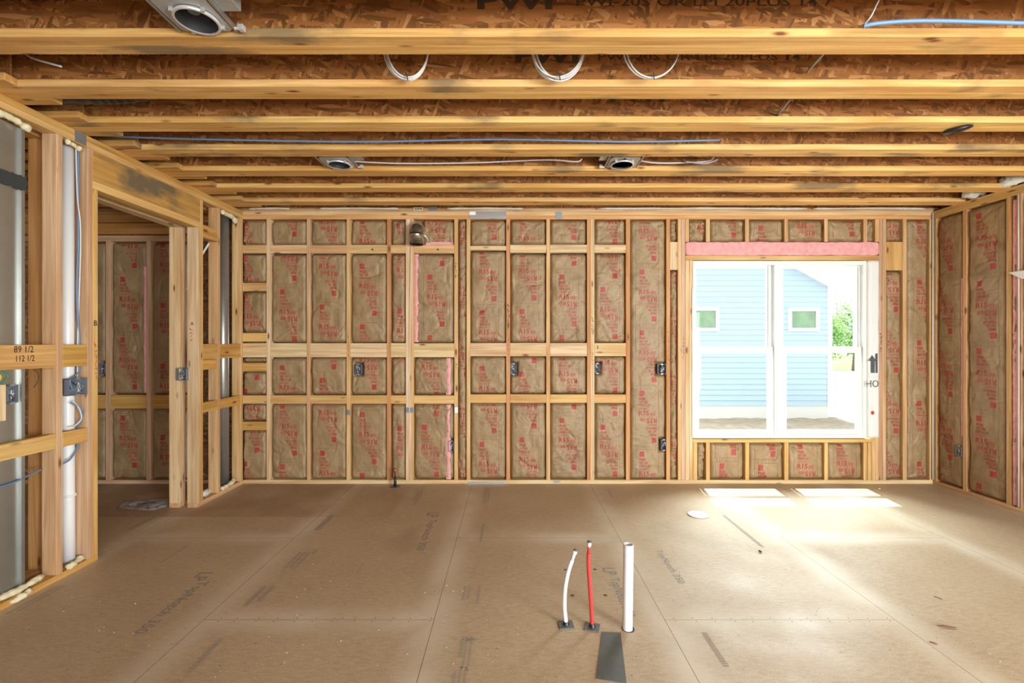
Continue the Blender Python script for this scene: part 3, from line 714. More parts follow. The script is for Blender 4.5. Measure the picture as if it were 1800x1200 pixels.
lw('wall_stud', 'left wall stud halfway between doorway and back corner', 4.322, 4.36, T, ZP1, PINE, 1, GL)
st_c = lw('wall_stud', 'last stud of the left wall in the back corner', 4.687, 4.7255, T, ZP1, PINE, 1, GL)
lw('wall_stud', 'left wall stud nearest the camera, partly outside the frame', 2.385, 2.42, T, ZP1, PINE, 1, GL)
lw('wall_stud', 'rear layer stud right beside the big metal duct', 2.67, 2.708, T, ZP1, PALE, 2, GL)  # paler tint makes up for the light this shaded stud lacks
lw('wall_stud', 'rear layer stud glimpsed in the dark gap left of the near stud', 2.86, 2.898, T, ZP1, ORNG, 2, GL)
lw('wall_stud', 'rear layer king stud left of the doorway', 2.993, 3.031, T, ZP1, PINE, 2, GL)
lw('jack_stud', 'rear layer jack stud on the far side of the doorway', 4.04, 4.078, T, hb, PALE, 2, GL)
lw('wall_stud', 'rear layer reddish king stud on the far side of the doorway', 4.0785, 4.116, T, ZP1, PINKW, 2, GL)
lw('wall_stud', 'rear layer stud beside the round metal pipe', 4.64, 4.68, T, ZP1, ORNG, 2, GL)
lw('door_header', 'stained brown header board over the doorway', 3.0315, 4.078, 2.484, ZP1, AMBER, 1, None, 'header', mat=WYS)
lw('header_plate', 'flat board under the stained header of the doorway', 3.0315, 4.078, hb, 2.484, YELL, 1, None, 'framing board')
lw('door_header', 'rear layer header over the doorway', 3.0315, 4.078, 2.484, ZP1, PINE, 2, None, 'header')
lw('header_plate', 'pale flat board under the rear layer header', 3.0315, 4.078, hb, 2.484, PALE, 2, None, 'framing board')
GLB = 'flat blocking of the left wall'
def lblk(ya, yb, za, zb, label, tint=AMBER): return lw('blocking_board', label, ya+.0006, yb-.0006, za, zb, tint, 1, GLB, 'blocking', d=BD)
bw = lblk(2.42, 2.79, 1.282, 1.418, 'wide amber block with 89 1/2 and 112 1/2 handwritten in black', YELL)
lblk(2.828, 2.993, 1.282, 1.418, 'wide amber block crossing in front of the white vent pipe')
lblk(2.42, 2.79, .797, .886, 'long narrow amber block across the metal duct, low down', YELL)
lblk(2.828, 2.993, .797, .886, 'narrow low block crossing in front of the white vent pipe')
lblk(4.116, 4.322, 1.282, 1.418, 'wide block just right of the doorway')
lblk(4.116, 4.30, 1.19, 1.278, 'short dark amber block tucked under the wide block by the doorway')
lblk(4.36, 4.687, 1.282, 1.418, 'wide block near the back corner of the left wall')
lblk(4.116, 4.322, .81, .9, 'narrow low block just right of the doorway')
lblk(4.36, 4.687, .81, .9, 'narrow low block near the back corner of the left wall')
lblk(4.116, 4.322, 2.36, 2.47, 'high amber block right of the door header')
lw('blocking_board', 'short pale upright board holding the small blue-grey box', 2.47, 2.512, 1.01, 1.205, PALE, 1, None, 'blocking', d=BD-.012)

def on_left(F, o, name, mat, y_c, z_c, xa=XL+.0016):
    # sheet coordinates u -> +Y, v -> +Z on the room face of a left wall board
    base = Vector(o.location)
    return F.build(name, mat, lambda u, v: (xa-base.x, y_c+u-base.y, z_c+v-base.z), o)
F = Flat(); F.text('89 1/2', 0, .045, .036, .105, .004); F.text('112 1/2', .012, -.005, .034, .098, .004)
on_left(F, bw, 'handwritten_numbers', BLACKINK, Yof(24)+.0, 1.33)
def scribble(n, h, w, seed, lw_=.004):
    r = random.Random(seed); F = Flat(); v = 0
    for i in range(n):
        pts = [(r.uniform(-w, w), v+r.uniform(0, h/n)) for _ in range(4)]
        F.stroke(pts, lw_); v -= h/n
    return F
on_left(scribble(7, .26, .012, 3, .0035), st_j, 'red_marker_notes', REDMARK, 3.05, 1.4)
Fb = Flat(); Fb.text('B', -.01, 0, .035, None, .01); on_left(Fb, st_j, 'handwritten_letter', BLACKINK, 3.048, 1.54)
def face_marks(o, F, name, mat, cxx, zc):   # on a face looking at the camera
    base = Vector(o.location); ymin = min(v.co.y for v in o.data.vertices)
    F.build(name, mat, lambda u, v: (cxx+u-base.x, ymin-.0012, zc+v-base.z), o)
Fa = Flat(); Fa.text('A', -.01, 0, .03, None, .01); face_marks(st_r, Fa, 'handwritten_letter', BLACKINK, XL-.05, 1.58)
face_marks(st_r, scribble(4, .12, .018, 9, .004), 'red_marker_notes', REDMARK, XL-.05, 1.53)

# ------------------------------------------------------------------ right wall framing
def rw(name, label, ya, yb, za, zb, tint=PINE, group=None, cat='stud', d=SD, off=0):
    return board(name, label, cat, XR+off, XR+off+d, ya, yb, za, zb, tint, group)
rw('top_plate', 'upper top plate of the right wall', .3, YB-.001, ZT-T, ZT, YELL, None, 'framing board')
rw('top_plate', 'lower top plate of the right wall', .3, YB-.001, ZT-2*T, ZT-T, YELL, None, 'framing board')
rw('bottom_plate', 'bottom plate of the right wall', .62, YB-.001, 0, T, PINE, None, 'framing board')
GR = 'studs of the right wall'
for ya, yb, l, t in ((4.687, 4.7255, 'right wall stud in the corner with the back wall', PINE), (4.376, 4.414, 'right wall stud nearest the corner, beside the low box', PINE),
                  (3.988, 4.026, 'right wall stud left of the torn pink strip', YELL), (3.905, 3.943, 'right wall stud right of the torn pink strip', PINKW),
                  (3.51, 3.548, 'right wall stud outside the frame edge', PINE), (3.11, 3.148, 'farther right wall stud outside the frame', PINE)):
    rw('wall_stud', l, ya, yb, ZP0, ZP1, t, GR)
def right_batt(ya, yb, label, lines_z, seed, **k):
    w = yb-ya-.002; z0 = ZP0+.001; h = ZP1-.001-z0; lines = []
    for c0 in lines_z:
        for m_ in range(-5, 6):
            c = c0-z0+m_*PER
            if -.32 < c < h+.32: lines.append(c)
    make_batt(label, w, h, Vector((XR, yb-.001, z0)), -math.pi/2, lines, group='insulation batts of the right wall', seed=seed, **k)
right_batt(4.414, 4.687, 'tall batt of the right wall beside the back corner', (1.78,), 61, ushift=-.1, wr=.8, pink=[(.252, .266, .5, 2.0)])
right_batt(4.026, 4.376, 'wide wrinkled batt of the right wall', (1.73,), 62, ushift=-.005, wr=1.5, puff=.012)
right_batt(3.943, 3.988, 'thin batt torn open to pink fibre between two right wall studs', (), 63, pink=[(.004, .04, .01, 2.6)], crumple=1)
right_batt(3.548, 3.905, 'right wall batt at the very frame edge', (1.73,), 64)
cable('corner_bead', [(XR-.012, YB-.012, .05), (XR-.012, YB-.012, ZP1+.06)], .008, WHITEC, 'thin white line running up the right back corner', 'cable', n=2)
cable('white_cable', [(XR-.006, 3.924, 2.68), (XR-.006, 3.92, 1.5), (XR-.006, 3.922, .05)], .0045, WHITEC, 'thin white cable stapled up the right wall stud at frame edge', 'cable', n=3)
cable('white_cable', [(X(724, YB)-.0, YB-.005, ZP1), (X(720.2, YB), YB-.005, 1.4), (X(720.2, YB), YB-.005, .05)], .004, WHITEC, 'thin white cable down the doubled studs under the vent elbow', 'cable', n=3)
for px, l in ((1198.2, 'left'), (1551.3, 'right')):
    cable('white_cable', [(X(px, YB), YB-.003, ZP1), (X(px, YB), YB-.003, T)], .0022, WHITEC, f'thin white bead between the king studs {l} of the window', 'cable', n=2)
# white corner of a fixture at frame edge
bm = bmesh.new(); pr = [(0, 0), (.0, .062), (-.06, .062), (-.115, .052)]
lo = [bm.verts.new((a, 0, b)) for a, b in pr]; hi = [bm.verts.new((a, -.12, b)) for a, b in pr]
bm.faces.new(lo); bm.faces.new(hi[::-1])
for i in range(4): bm.faces.new((lo[i], lo[(i+1) % 4], hi[(i+1) % 4], hi[i]))
tag(bobj('white_bracket', bm, WHITEP, None, (XR-.002, 3.90, Z(490, 3.9))), 'white pointed bracket on the right wall at the frame edge', 'bracket')

# ------------------------------------------------------------------ nail plates, straps
def plate(name, label, x0, x1, z0, z1, Y=YB, mat=STEELP, th=.002, holes=0):
    o = box(name, x0, x1, Y-th-.0005, Y-.0005, z0, z1, mat, None, .0004); tag(o, label, 'nail plate', 'steel plates on the back wall'); return o
sp = plate('steel_strap', 'long shiny steel strap on the top plates of the back wall', X(825, YB), X(890, YB), zz(384.5), zz(371.5), mat=STEELB)
box('bright_tab', X(825.5, YB), X(836, YB), YB-.0045, YB-.0026, zz(378), zz(372), WHITEP, sp, 0, Vector(sp.location))
plate('nail_plate', 'small grey plate on top plates right of the shiny strap', X(976.5, YB), X(988, YB), zz(384.5), zz(372.5))
plate('nail_plate', 'grey plate near the ceiling right of the stamped grade mark', X(752.5, YB), X(768, YB), zz(370), zz(363), YB+.006)
plate('nail_plate', 'grey plate on the doubled studs at knee height', X(713.5, YB), X(727, YB), zz(725), zz(716), YB-.004)
plate('nail_plate', 'bright plate on stud edge left of the rolled insulation strip', X(799, YB), X(805, YB), zz(725.5), zz(715.5), mat=WHITEP)
plate('nail_plate', 'dark grey rounded plate on third stud from the left', X(609.3, YB), X(615.3, YB), zz(729), zz(720))
plate('nail_plate', 'long grey plate along the bottom plate of the back wall', X(822, YB), X(891, YB), .0, zz(846), mat=STEELB)
plate('nail_plate', 'small grey plate on the bottom plate right of the long one', X(973, YB), X(984.5, YB), .012, zz(844.5))
gm = plate('grade_stamp', 'pale stamped grade mark near the ceiling on the rim joist', X(727, YB), X(743, YB), zz(370), zz(364), YB+.006, mat=plain('pale_label', (.6, .55, .42), .6))
F = Flat(); F.text('2X4', -.036, .008, .022, .072, .02); F.build('stamped_text', BLACKINK, lambda u, v: (u, -.0018, v), gm)
o = box('nail_plate', XL-.001, XL+.0012, 2.905, 2.985, ZT-2*T+.004, ZT-.002, STEELP, None, .0003); tag(o, 'grey steel plate over the top plates of left wall above the vent pipe', 'nail plate')

# red and black marker notes on back wall studs
byl = {o.get('label'): o for o in COL.objects}
for lab, zc, n, h, sdd, mt in (('stud in back wall, third from the left corner, red marks at mid height', 1.46, 6, .24, 21, REDMARK), ('stud left of the narrow rolled-up strip of insulation', 1.3, 4, .22, 22, REDMARK),
                           ('reddish orange stud in the middle of the back wall under the steel strap', 1.44, 5, .26, 23, REDMARK), ('orange stud right of the tall unbroken insulation bay, with box nailed on', 1.5, 8, .36, 24, REDMARK),
                           ('pale greyish stud with a knot near its top, right half of a pair', 1.3, 4, .12, 25, REDMARK), ('pale greyish stud with a knot near its top, right half of a pair', 1.66, 5, .2, 26, BLACKINK),
                           ('reddish orange stud in the middle of the back wall under the steel strap', 1.78, 4, .2, 27, BLACKINK), ('stud left of the narrow rolled-up strip of insulation', 2.22, 4, .18, 28, BLACKINK),
                           ('inner king stud left of the window', 1.45, 6, .22, 29, BLACKINK), ('inner king stud right of the window', 1.5, 6, .22, 30, BLACKINK)):
    so = byl[lab]; face_marks(so, scribble(n, h, .011, sdd, .0035), 'marker_notes', mt, so.location.x, zc)

# ------------------------------------------------------------------ electrical boxes
def elec_box(label, x0, x1, z0, z1, Y, depth=.06, gangs=1, rz=0, seed=0, mat=None, faint=False):
    """open box, local x right, y depth; front at Y"""
    w, h = x1-x0, z1-z0
    r = empty('outlet_box', ((x0+x1)/2, Y, z0), label, 'outlet box', 'electrical boxes', rz)
    bm = bmesh.new(); t = .003
    add_box(bm, -w/2, -w/2+t, 0, depth, 0, h); add_box(bm, w/2-t, w/2, 0, depth, 0, h); add_box(bm, -w/2, w/2, 0, depth, 0, t); add_box(bm, -w/2, w/2, 0, depth, h-t, h)
    add_box(bm, -w/2, w/2, depth-t, depth, 0, h)
    for g in range(1, gangs): add_box(bm, -w/2+w*g/gangs-.001, -w/2+w*g/gangs+.001, .004, depth, 0, h)
    bobj('box_shell', bm, mat or BOXM, r)
    bm = bmesh.new()
    for zc in (-.006, h-.006): add_box(bm, -.012, .012, -.002, .006, zc, zc+.012, .001)
    bobj('mounting_ears', bm, BOXL, r)
    rn = random.Random(seed)
    for i, m in enumerate((WHITEC, DARKC, GREYC)):
        pts = [(rn.uniform(-w*.3, w*.3), depth*.7, h*rn.uniform(.2, .8))]
        for k in range(4): pts.append((rn.uniform(-w*.32, w*.32), rn.uniform(.002, .02), h*rn.uniform(.15, .85)))
        bm = bmesh.new(); add_tube(bm, spline(pts, 5), .0028, 6); bobj('wire', bm, m, r, smooth=True)
    return r
BX = lambda px: X(px, YB)
elec_box('dark box beside the third stud from the left corner', BX(624.5), BX(635.5), zz(658), zz(640), YB-.006, seed=1)
elec_box('dark box right of the orange middle stud', BX(897.5), BX(908), zz(658), zz(639), YB-.006, seed=2)
elec_box('grey box right of the pale grey stud', BX(1045.5), BX(1054.5), zz(656), zz(639), YB-.006, seed=3)
elec_box('wide double box left of the orange stud by the window', BX(1155.5), BX(1171), zz(657), zz(640), YB-.008, gangs=2, seed=4)
elec_box('low box near the floor left of the window framing', BX(1162), BX(1171), zz(791), zz(772.5), YB-.006, seed=5)
elec_box('low box over the pink fibre strip left of the rolled insulation', BX(788.5), BX(797.5), zz(793), zz(774.5), YB-.006, seed=6)
elec_box('dark box on the far room stud seen through the doorway', BX(176.5), BX(185), zz(658), zz(638), YB-.006, seed=7)
yy = 3501/(1685-CX)
elec_box('low box on the right wall near the back corner', -.03, .03, .30, .30+.105, 0, rz=-math.pi/2, seed=8).location = (XR-.006, 4.452, Z(803, 4.45))
# switch box spanning the jack studs right of the doorway (front towards the camera)
b_ = elec_box('dark switch box bridging the double jamb right of the doorway', -.042, .042, 0, .105, 0, seed=9)
b_.location = (-2.84, 4.031-.02, Z(668, 4.03)); 
# near left double box: faces the room
b_ = elec_box('double blue-grey box beside the white vent pipe', -.062, .062, 0, .105, 0, gangs=2, depth=.036, rz=math.pi/2, seed=10, mat=BOXM)
b_.location = (XL+.004, 2.925, Z(694, 2.92))
b_ = elec_box('small blue-grey box in front of the big metal duct', -.027, .027, 0, .098, 0, depth=.035, rz=math.pi/2, seed=11)
b_.location = (XL+.002, 2.545, Z(708, 2.545))

# ------------------------------------------------------------------ ducts and pipes
# big sheet metal duct in near left wall
r = empty('metal_duct', (XL-.2, 2.45, T), 'big galvanised sheet metal duct in the near left wall', 'duct')
bm = bmesh.new(); pr = []
xf, xb, ya, yb = -2.763, -2.86, 2.425, 2.655
for k in range(13):
    t = k/12; pr.append((xf-.012+.012*math.sin(t*math.pi), ya+(yb-.03-ya)*t))
pr += [(xf-.004, yb-.028), (xf+.002, yb-.026), (xf+.002, yb-.022), (xf-.006, yb-.02), (xf-.006, yb), (xb, yb), (xb, ya)]
loops = []
for z in (0, .7, 1.4, 2.1, 2.6): loops.append([bm.verts.new((a-(XL-.2), b-2.45, z)) for a, b in pr])
for a, b in zip(loops, loops[1:]):
    for i in range(len(pr)): bm.faces.new((a[i], a[(i+1) % len(pr)], b[(i+1) % len(pr)], b[i]))
bobj('duct_body', bm, GALV, r, smooth=False)
bm = bmesh.new(); vs = []
n_ = 24
for k in range(n_+1):
    y = -.03+.235*k/n_; zt = 2.37+.012*noise.noise(Vector((k*.7, 0, 0)))-T-.015*k/n_*0; zb = 2.29+.018*noise.noise(Vector((k*.6, 5, 0)))-T
    vs.append((bm.verts.new((xf+.003-(XL-.2), y, zb)), bm.verts.new((xf+.0035-(XL-.2), y, zt))))
for a, b in zip(vs, vs[1:]): bm.faces.new((a[0], b[0], b[1], a[1]))
mband = bobj('mastic_band', bm, MASTIC, r); mband['label'] = 'dark sealant band smeared around the duct'
# white vent pipe
r = empty('vent_pipe', (-2.80, 2.95, T), 'tall white plastic vent pipe in the near left wall', 'pipe')
bm = bmesh.new(); add_tube(bm, [(0, 0, 0), (-.004, 0, .3), (-.008, 0, 1.4), (-.008, 0, 2.64)], .034, 24); bobj('pipe_body', bm, PVC, r, smooth=True)
bm = bmesh.new(); add_tube(bm, [(-.001, 0, .42), (-.001, 0, .435)], .039, 24); bobj('coupling_bead', bm, PVC, r, smooth=True)
# round metal pipe near corner
r = empty('round_duct', (-2.813, 4.545, T), 'round galvanised pipe in left wall near the back corner', 'duct')
bm = bmesh.new(); add_tube(bm, [(0, 0, 0), (0, 0, 1.3), (0, 0, 2.63)], .05, 28); bobj('duct_body', bm, GALV, r, smooth=True)
bm = bmesh.new(); add_tube(bm, [(.046, .02, 0), (.046, .02, 2.63)], .004, 6); bobj('lock_seam', bm, GALV, r, smooth=True)
# small white pipe in gap right of doorway
cable('white_tube', [(-2.80, 4.15, .1), (-2.80, 4.16, .9), (-2.78, 4.15, 1.2)], .008, PEXW, 'thin white tube in the gap right of the doorway jamb', 'pipe')
cable('white_tube', [(-2.80, 4.318, 2.35), (-2.84, 4.22, 2.15), (-2.86, 4.15, 1.95), (-2.865, 4.12, 1.9)], .009, PEXW, 'slanted white tube high in the gap right of the doorway', 'pipe')
# vent elbow
vx = X(732, 4.63); r = empty('vent_elbow', (vx, 4.63, Z(430, 4.63)), 'shiny metal vent elbow sticking out of the back wall', 'duct')
R_ = .071; bm = bmesh.new(); rg = add_lathe(bm, [(R_*.96, .005), (R_, 0), (R_, .088), (R_+.004, .094), (R_, .1)], 32); bobj('lower_collar', bm, SHINY, r, smooth=True)
bm = bmesh.new(); add_tube(bm, [(0, 0, .1), (0, .004, .125), (0, .022, .155), (0, .05, .175), (0, .085, .185)], [R_, R_, R_*.99, R_*.97, R_*.95], 32); e = bobj('elbow_gores', bm, SHINY, r, smooth=False)
bm = bmesh.new(); add_tube(bm, [(R_-.004, .0, .1), (R_+.02, .02, .085), (R_+.035, .05, .06), (R_+.02, .085, .03)], [.006, .009, .007, .003], 8); bobj('foil_scrap', bm, CHROME, r, smooth=True)
bm = bmesh.new(); add_lathe(bm, [(.0, .03), (R_*.97, .03)], 32); bobj('dark_inside', bm, GALVR, r)
# shut-off stub at the floor
r = empty('pipe_stub', (X(694.5, 4.63), 4.63, 0), 'short black pipe stub with copper tip at foot of the back wall', 'pipe')
bm = bmesh.new(); add_lathe(bm, [(.05, 0), (.05, .003), (0, .003)], 20); bobj('floor_ring', bm, PLATE, r)
bm = bmesh.new(); add_tube(bm, [(0, 0, .003), (0, 0, .06), (0, 0, .1)], [.014, .013, .01], 14); bobj('black_body', bm, BLK, r, smooth=True)
bm = bmesh.new(); add_tube(bm, [(0, 0, .1), (0, 0, .15), (0, 0, .16), (0, 0, .185)], [.009, .009, .013, .008], 14); bobj('copper_tip', bm, COPPER, r, smooth=True)
# island stub-ups
def pex(label, px, py, top, r_, mat, bend, gap, cap, name):
    D = CH*FOC/(py-CY); x = X(px, D); z = Z(top[1], D); dx = X(top[0], D)-x
    r = empty(name, (x, D, 0), label, 'pipe')
    bm = bmesh.new(); s = .038; a = gap
    q = [(-s, -s), (s, -s), (s, s), (-s, s)]; ca, sa = math.cos(a), math.sin(a)
    add_box(bm, -s, s, -s*.9, s*.9, 0, .006, .002); bmesh.ops.rotate(bm, verts=bm.verts, cent=(0, 0, 0), matrix=Matrix.Rotation(a, 3, 'Z')); bobj('base_plate', bm, PLATE, r)
    bm = bmesh.new(); add_lathe(bm, [(.017, .006), (.015, .016), (.011, .022)], 18); bobj('black_collar', bm, BLK, r, smooth=True)
    p = [(bend[i]*1.0, 0, z*t) for i, t in enumerate((0, .25, .5, .72, .86, .93))]
    L_ = spline([Vector((0, 0, .012))]+[Vector(v) for v in p[1:5]], 6)
    bm = bmesh.new(); add_tube(bm, L_, r_, 18); bobj('sleeve', bm, mat, r, smooth=True)
    e = Vector(p[4]); f = Vector((dx, 0, z))
    bm = bmesh.new(); add_tube(bm, [e-(f-e)*.05, e+(f-e)*.45, e+(f-e)*.6], [r_*.8, r_*.8, r_*.8], 16); bobj('tube', bm, mat, r, smooth=True)
    bm = bmesh.new(); add_tube(bm, [e+(f-e)*.55, e+(f-e)*.66, e+(f-e)*.95], [r_*.85, r_*1.05, r_*1.05], 16); bobj('crimp_ring', bm, WHITEP if cap == 'w' else plain('pale_pink_sleeve', (.75, .55, .6), .5), r, smooth=True)
    bm = bmesh.new(); add_tube(bm, [e+(f-e)*.92, f], [r_*1.12, r_*1.12], 16); bobj('end_cap', bm, CAPG, r, smooth=True)
pex('white flexible water tube curving up from the floor', 995, 1099, (1012, 966), .0105, PEXW, [0, -.008, -.004, .012, .03, .05], .05, 'w', 'water_stub')
pex('red flexible water tube standing on the floor', 1041, 1103, (1036, 951), .0105, PEXR, [0, -.005, -.012, -.018, -.018, -.016], -.28, 'p', 'water_stub')
D = CH*FOC/(1105-CY); r = empty('drain_pipe', (X(1103, D), D, 0), 'short white plastic drain pipe standing open in the floor', 'pipe')
bm = bmesh.new(); h = Z(956, D); rg = add_lathe(bm, [(.0245, 0), (.0248, h), (.0205, h), (.0205, h-.2), (.0, h-.2)], 32); bmesh.ops.rotate(bm, verts=bm.verts, cent=(0, 0, 0), matrix=Matrix.Rotation(.012, 3, 'Y')); bobj('pipe_body', bm, PVC, r, smooth=False)
for p in r.children[0].data.polygons: p.use_smooth = abs(p.normal.z) < .5
bm = bmesh.new(); add_lathe(bm, [(.033, .0005), (.031, .001), (0, .001)], 24, .004); bobj('dark_hole_edge', bm, BLK, r)
# dark sheet
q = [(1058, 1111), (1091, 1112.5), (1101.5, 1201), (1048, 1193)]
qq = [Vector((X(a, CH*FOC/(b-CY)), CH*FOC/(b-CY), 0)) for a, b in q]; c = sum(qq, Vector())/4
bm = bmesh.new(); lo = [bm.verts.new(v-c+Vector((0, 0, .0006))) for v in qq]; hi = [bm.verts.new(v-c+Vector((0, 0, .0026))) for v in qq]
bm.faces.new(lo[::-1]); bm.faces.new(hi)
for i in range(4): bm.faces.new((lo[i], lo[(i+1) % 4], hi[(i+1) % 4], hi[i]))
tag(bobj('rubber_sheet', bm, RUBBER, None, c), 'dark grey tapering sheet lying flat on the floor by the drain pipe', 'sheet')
# white disc
bm = bmesh.new(); add_lathe(bm, [(0, .001), (.078, .001), (.084, .006), (.08, .009), (0, .0065)], 40)
D = CH*FOC/(905-CY); tag(bobj('white_disc', bm, WHITEP, None, (X(1227, D), D, 0), True), 'round white plastic disc lying on the floor', 'lid')
# plastic film in doorway
pl = [(203, 893), (222, 881), (255, 879), (297, 876), (299, 889), (282, 895), (262, 899), (235, 896)]
pp = [Vector((X(a, CH*FOC/(b-CY)), CH*FOC/(b-CY), 0)) for a, b in pl]; c = sum(pp, Vector())/len(pp)
bm = bmesh.new(); ce = bm.verts.new((0, 0, .02)); rings = []
for t in (.35, .7, 1):
    rings.append([bm.verts.new(((p-c)*t)+Vector((0, 0, .012+.016*noise.noise((p-c)*6*t)+(.0 if t < 1 else -.008)))) for p in pp])
for i in range(len(pp)): bm.faces.new((ce, rings[0][i], rings[0][(i+1) % len(pp)]))
for a, b in zip(rings, rings[1:]):
    for i in range(len(pp)): bm.faces.new((a[i], b[i], b[(i+1) % len(pp)], a[(i+1) % len(pp)]))
bmesh.ops.solidify(bm, geom=bm.faces, thickness=.001)
bmesh.ops.subdivide_edges(bm, edges=bm.edges, cuts=1, smooth=.4)
tag(bobj('plastic_film', bm, FILM, None, c, False), 'crumpled grey plastic film on the floor in the doorway', 'film')
# wood splinter, bark scraps
def scrap(name, label, px, py, L_, w_, ang, mat, cat='scrap'):
    D = CH*FOC/(py-CY); bm = bmesh.new()
    add_tube(bm, [(-L_/2, 0, w_*.5), (-L_*.2, w_*.25, w_*.7), (L_*.25, -w_*.1, w_*.6), (L_/2, w_*.1, w_*.5)], [w_*.2, w_*.5, w_*.45, w_*.3], 6)
    tag(bobj(name, bm, mat, None, (X(px, D), D, 0), True, ang), label, cat)
scrap('wood_splinter', 'reddish brown wood splinter on the floor at lower right', 1665, 1103, .082, .009, -.2, BARK)
scrap('bark_chip', 'dark bark chip on the floor below the sunlit patches', 1336, 971, .022, .014, -.8, plain('dark_bark', (.07, .055, .04), .8))
scrap('bark_chip', 'thin dark sliver on the floor joint at lower right', 1641, 1131, .03, .006, -.5, BARK)
scrap('bark_chip', 'thin pale brown sliver on the floor near the lower right corner splinter', 1649, 1051, .04, .004, -1.0, BARK)
# crumbs: beyond counting
bm = bmesh.new(); rn = random.Random(5)
for _ in range(420):
    py = 856+rn.random()**1.6*340; D = CH*FOC/(py-CY); x = X(rn.uniform(60, 1790), D)
    if x < XL+.06 or x > XR-.05 or (abs(x-.5) < .12 and D < 2.34): continue
    s = rn.uniform(.0012, .0036)
    b = bmesh.ops.create_icosphere(bm, subdivisions=1, radius=s)
    for v in b['verts']: v.co = Vector((v.co.x*rn.uniform(.8, 1.8)+x, v.co.y+D, v.co.z*.6+s*.6))
tag(bobj('floor_crumbs', bm, plain('pale_crumbs', (.55, .5, .4), .8)), 'pale foam and wood crumbs scattered over the floor', 'crumbs', None, 'stuff')

# floor prints, bored holes
F = Flat()
def print_down(t, px, py, cap, width, bold=.015, rot=-math.pi/2):
    D = CH*FOC/(py-CY); x = X(px, D); ca, sa = math.cos(rot), math.sin(rot)
    F.text(t, 0, 0, cap, width, bold, lambda u, v: (x+u*ca-v*sa, D+u*sa+v*ca))
def dashes(px, py, n, cap, length, seed):
    D = CH*FOC/(py-CY); x = X(px, D); rn = random.Random(seed)
    for i in range(n):
        y = D; lx = x-i*cap*1.6; L_ = length*rn.uniform(.7, 1)
        while y > D-L_:
            d = rn.uniform(.008, .016); F.add([(lx, y), (lx-cap, y), (lx-cap, y-d*.55), (lx-cap*.1, y-d*.55)], [(0, 1, 2, 3)]); y -= d
print_down('LP', 352, 1006, .085, .1); print_down('TopNotch 350', 346, 1022, .08, .5)
print_down('LP', 752, 901, .1, .1); print_down('TopNotch 350', 752, 913, .075, .56)
print_down('LP', 1058, 998, .08, .09, 0.01); print_down('TopNotch 350', 1066, 1016, .075, .4, .01)
print_down('TopNotch 350', 1148, 966, .06, .45, .0)
F.build('printed_text', FLOORINK, lambda u, v: (u, v, .0007), floor)
F = Flat()
for a in ((485, 1030, 2, .03, .22, 1), (548, 970, 3, .02, .25, 2), (560, 965, 1, .02, .1, 3), (862, 858, 3, .014, .5, 4), (852, 921, 1, .022, .38, 5), (828, 1030, 2, .016, .16, 6), (846, 1028, 1, .02, .24, 7),
          (818, 1118, 1, .02, .2, 8), (832, 1118, 2, .014, .28, 9), (803, 1180, 1, .018, .16, 10), (822, 1172, 2, .014, .2, 11), (395, 1122, 1, .03, .27, 12), (1243, 1112, 1, .03, .3, 13), (640, 990, 1, .008, .2, 14),
          (284, 905, 1, .05, .3, 15), (330, 960, 1, .02, .3, 16), (115, 1030, 2, .02, .3, 17), (1275, 905, 1, .03, .8, 18), (590, 905, 1, .05, .35, 19), (745, 862, 2, .02, .4, 20), (1070, 860, 1, .02, .3, 21)):
    dashes(*a)
F.build('printed_lines', plain('faint_floor_ink', (.32, .28, .23), .85), lambda u, v: (u, v, .0006), floor)
F = Flat()
# logo-like double chevron stamp
D = CH*FOC/(1122-CY); x = X(826, D)
F.stroke([(x-.045, D-.02), (x-.02, D+.005), (x, D-.015), (x+.03, D+.002), (x+.045, D-.01)], .004); F.stroke([(x-.02, D-.02), (x+.01, D+.0), (x+.03, D-.02)], .004)
F.build('printed_emblem', FLOORINK, lambda u, v: (u, v, .0008), floor)
for a, b in ((994, 1001), (1045.5, 1000.5), (1006, 1046.5), (1064, 1046)):
    D = CH*FOC/(b-CY); bm = bmesh.new(); add_lathe(bm, [(0, .0009), (.0115, .0009)], 12); bobj('bored_hole', bm, plain('hole_brown', (.16, .085, .03), .9), floor, (X(a, D), D, 0))
# nail heads along joints
F = Flat(); rn = random.Random(2)
for (xa, xb, yj) in ((-1.566, -.399, 2.408), (-.399, .791, 3.838), (.791, 1.981, 2.408)):
    x = xa+.05
    while x < xb:
        for dy in (.014, -.014):
            cxn, cyn, rr = x+rn.uniform(-.01, .01), yj+dy, .0035
            F.add([(cxn+rr*math.cos(k), cyn+rr*math.sin(k)) for k in range(6)], [tuple(range(6))])
        x += .1
F.build('nail_heads', plain('nail_head', (.09, .06, .045), .6), lambda u, v: (u, v, .0006), floor)

# ------------------------------------------------------------------ foam blobs
def foam(label, pts, r, seed, mat=FOAM, name='foam_bead', cat='foam'):
    pts = [Vector(p) for p in pts]; c = pts[0].copy(); rn = random.Random(seed); S_ = spline([p-c for p in pts], 7); rs = [r*(.95+.45*noise.noise(Vector((i*.33, seed*3.1, 0)))) for i in range(len(S_))]; rs[0] *= .4; rs[-1] *= .4
    bm = bmesh.new(); add_tube(bm, S_, rs, 12)
    for v in bm.verts: v.co += Vector((noise.noise(v.co*60+Vector((seed, 0, 0))), noise.noise(v.co*60+Vector((0, seed, 7))), noise.noise(v.co*60+Vector((3, 0, seed)))))*r*.45
    return tag(bobj(name, bm, mat, None, c, True), label, cat, 'spray foam beads')
foam('long cream foam bead along the foot of the metal duct', [(-2.745, 2.43, .055), (-2.742, 2.52, .06), (-2.742, 2.60, .055), (-2.75, 2.70, .06), (-2.775, 2.75, .05)], .017, 1)
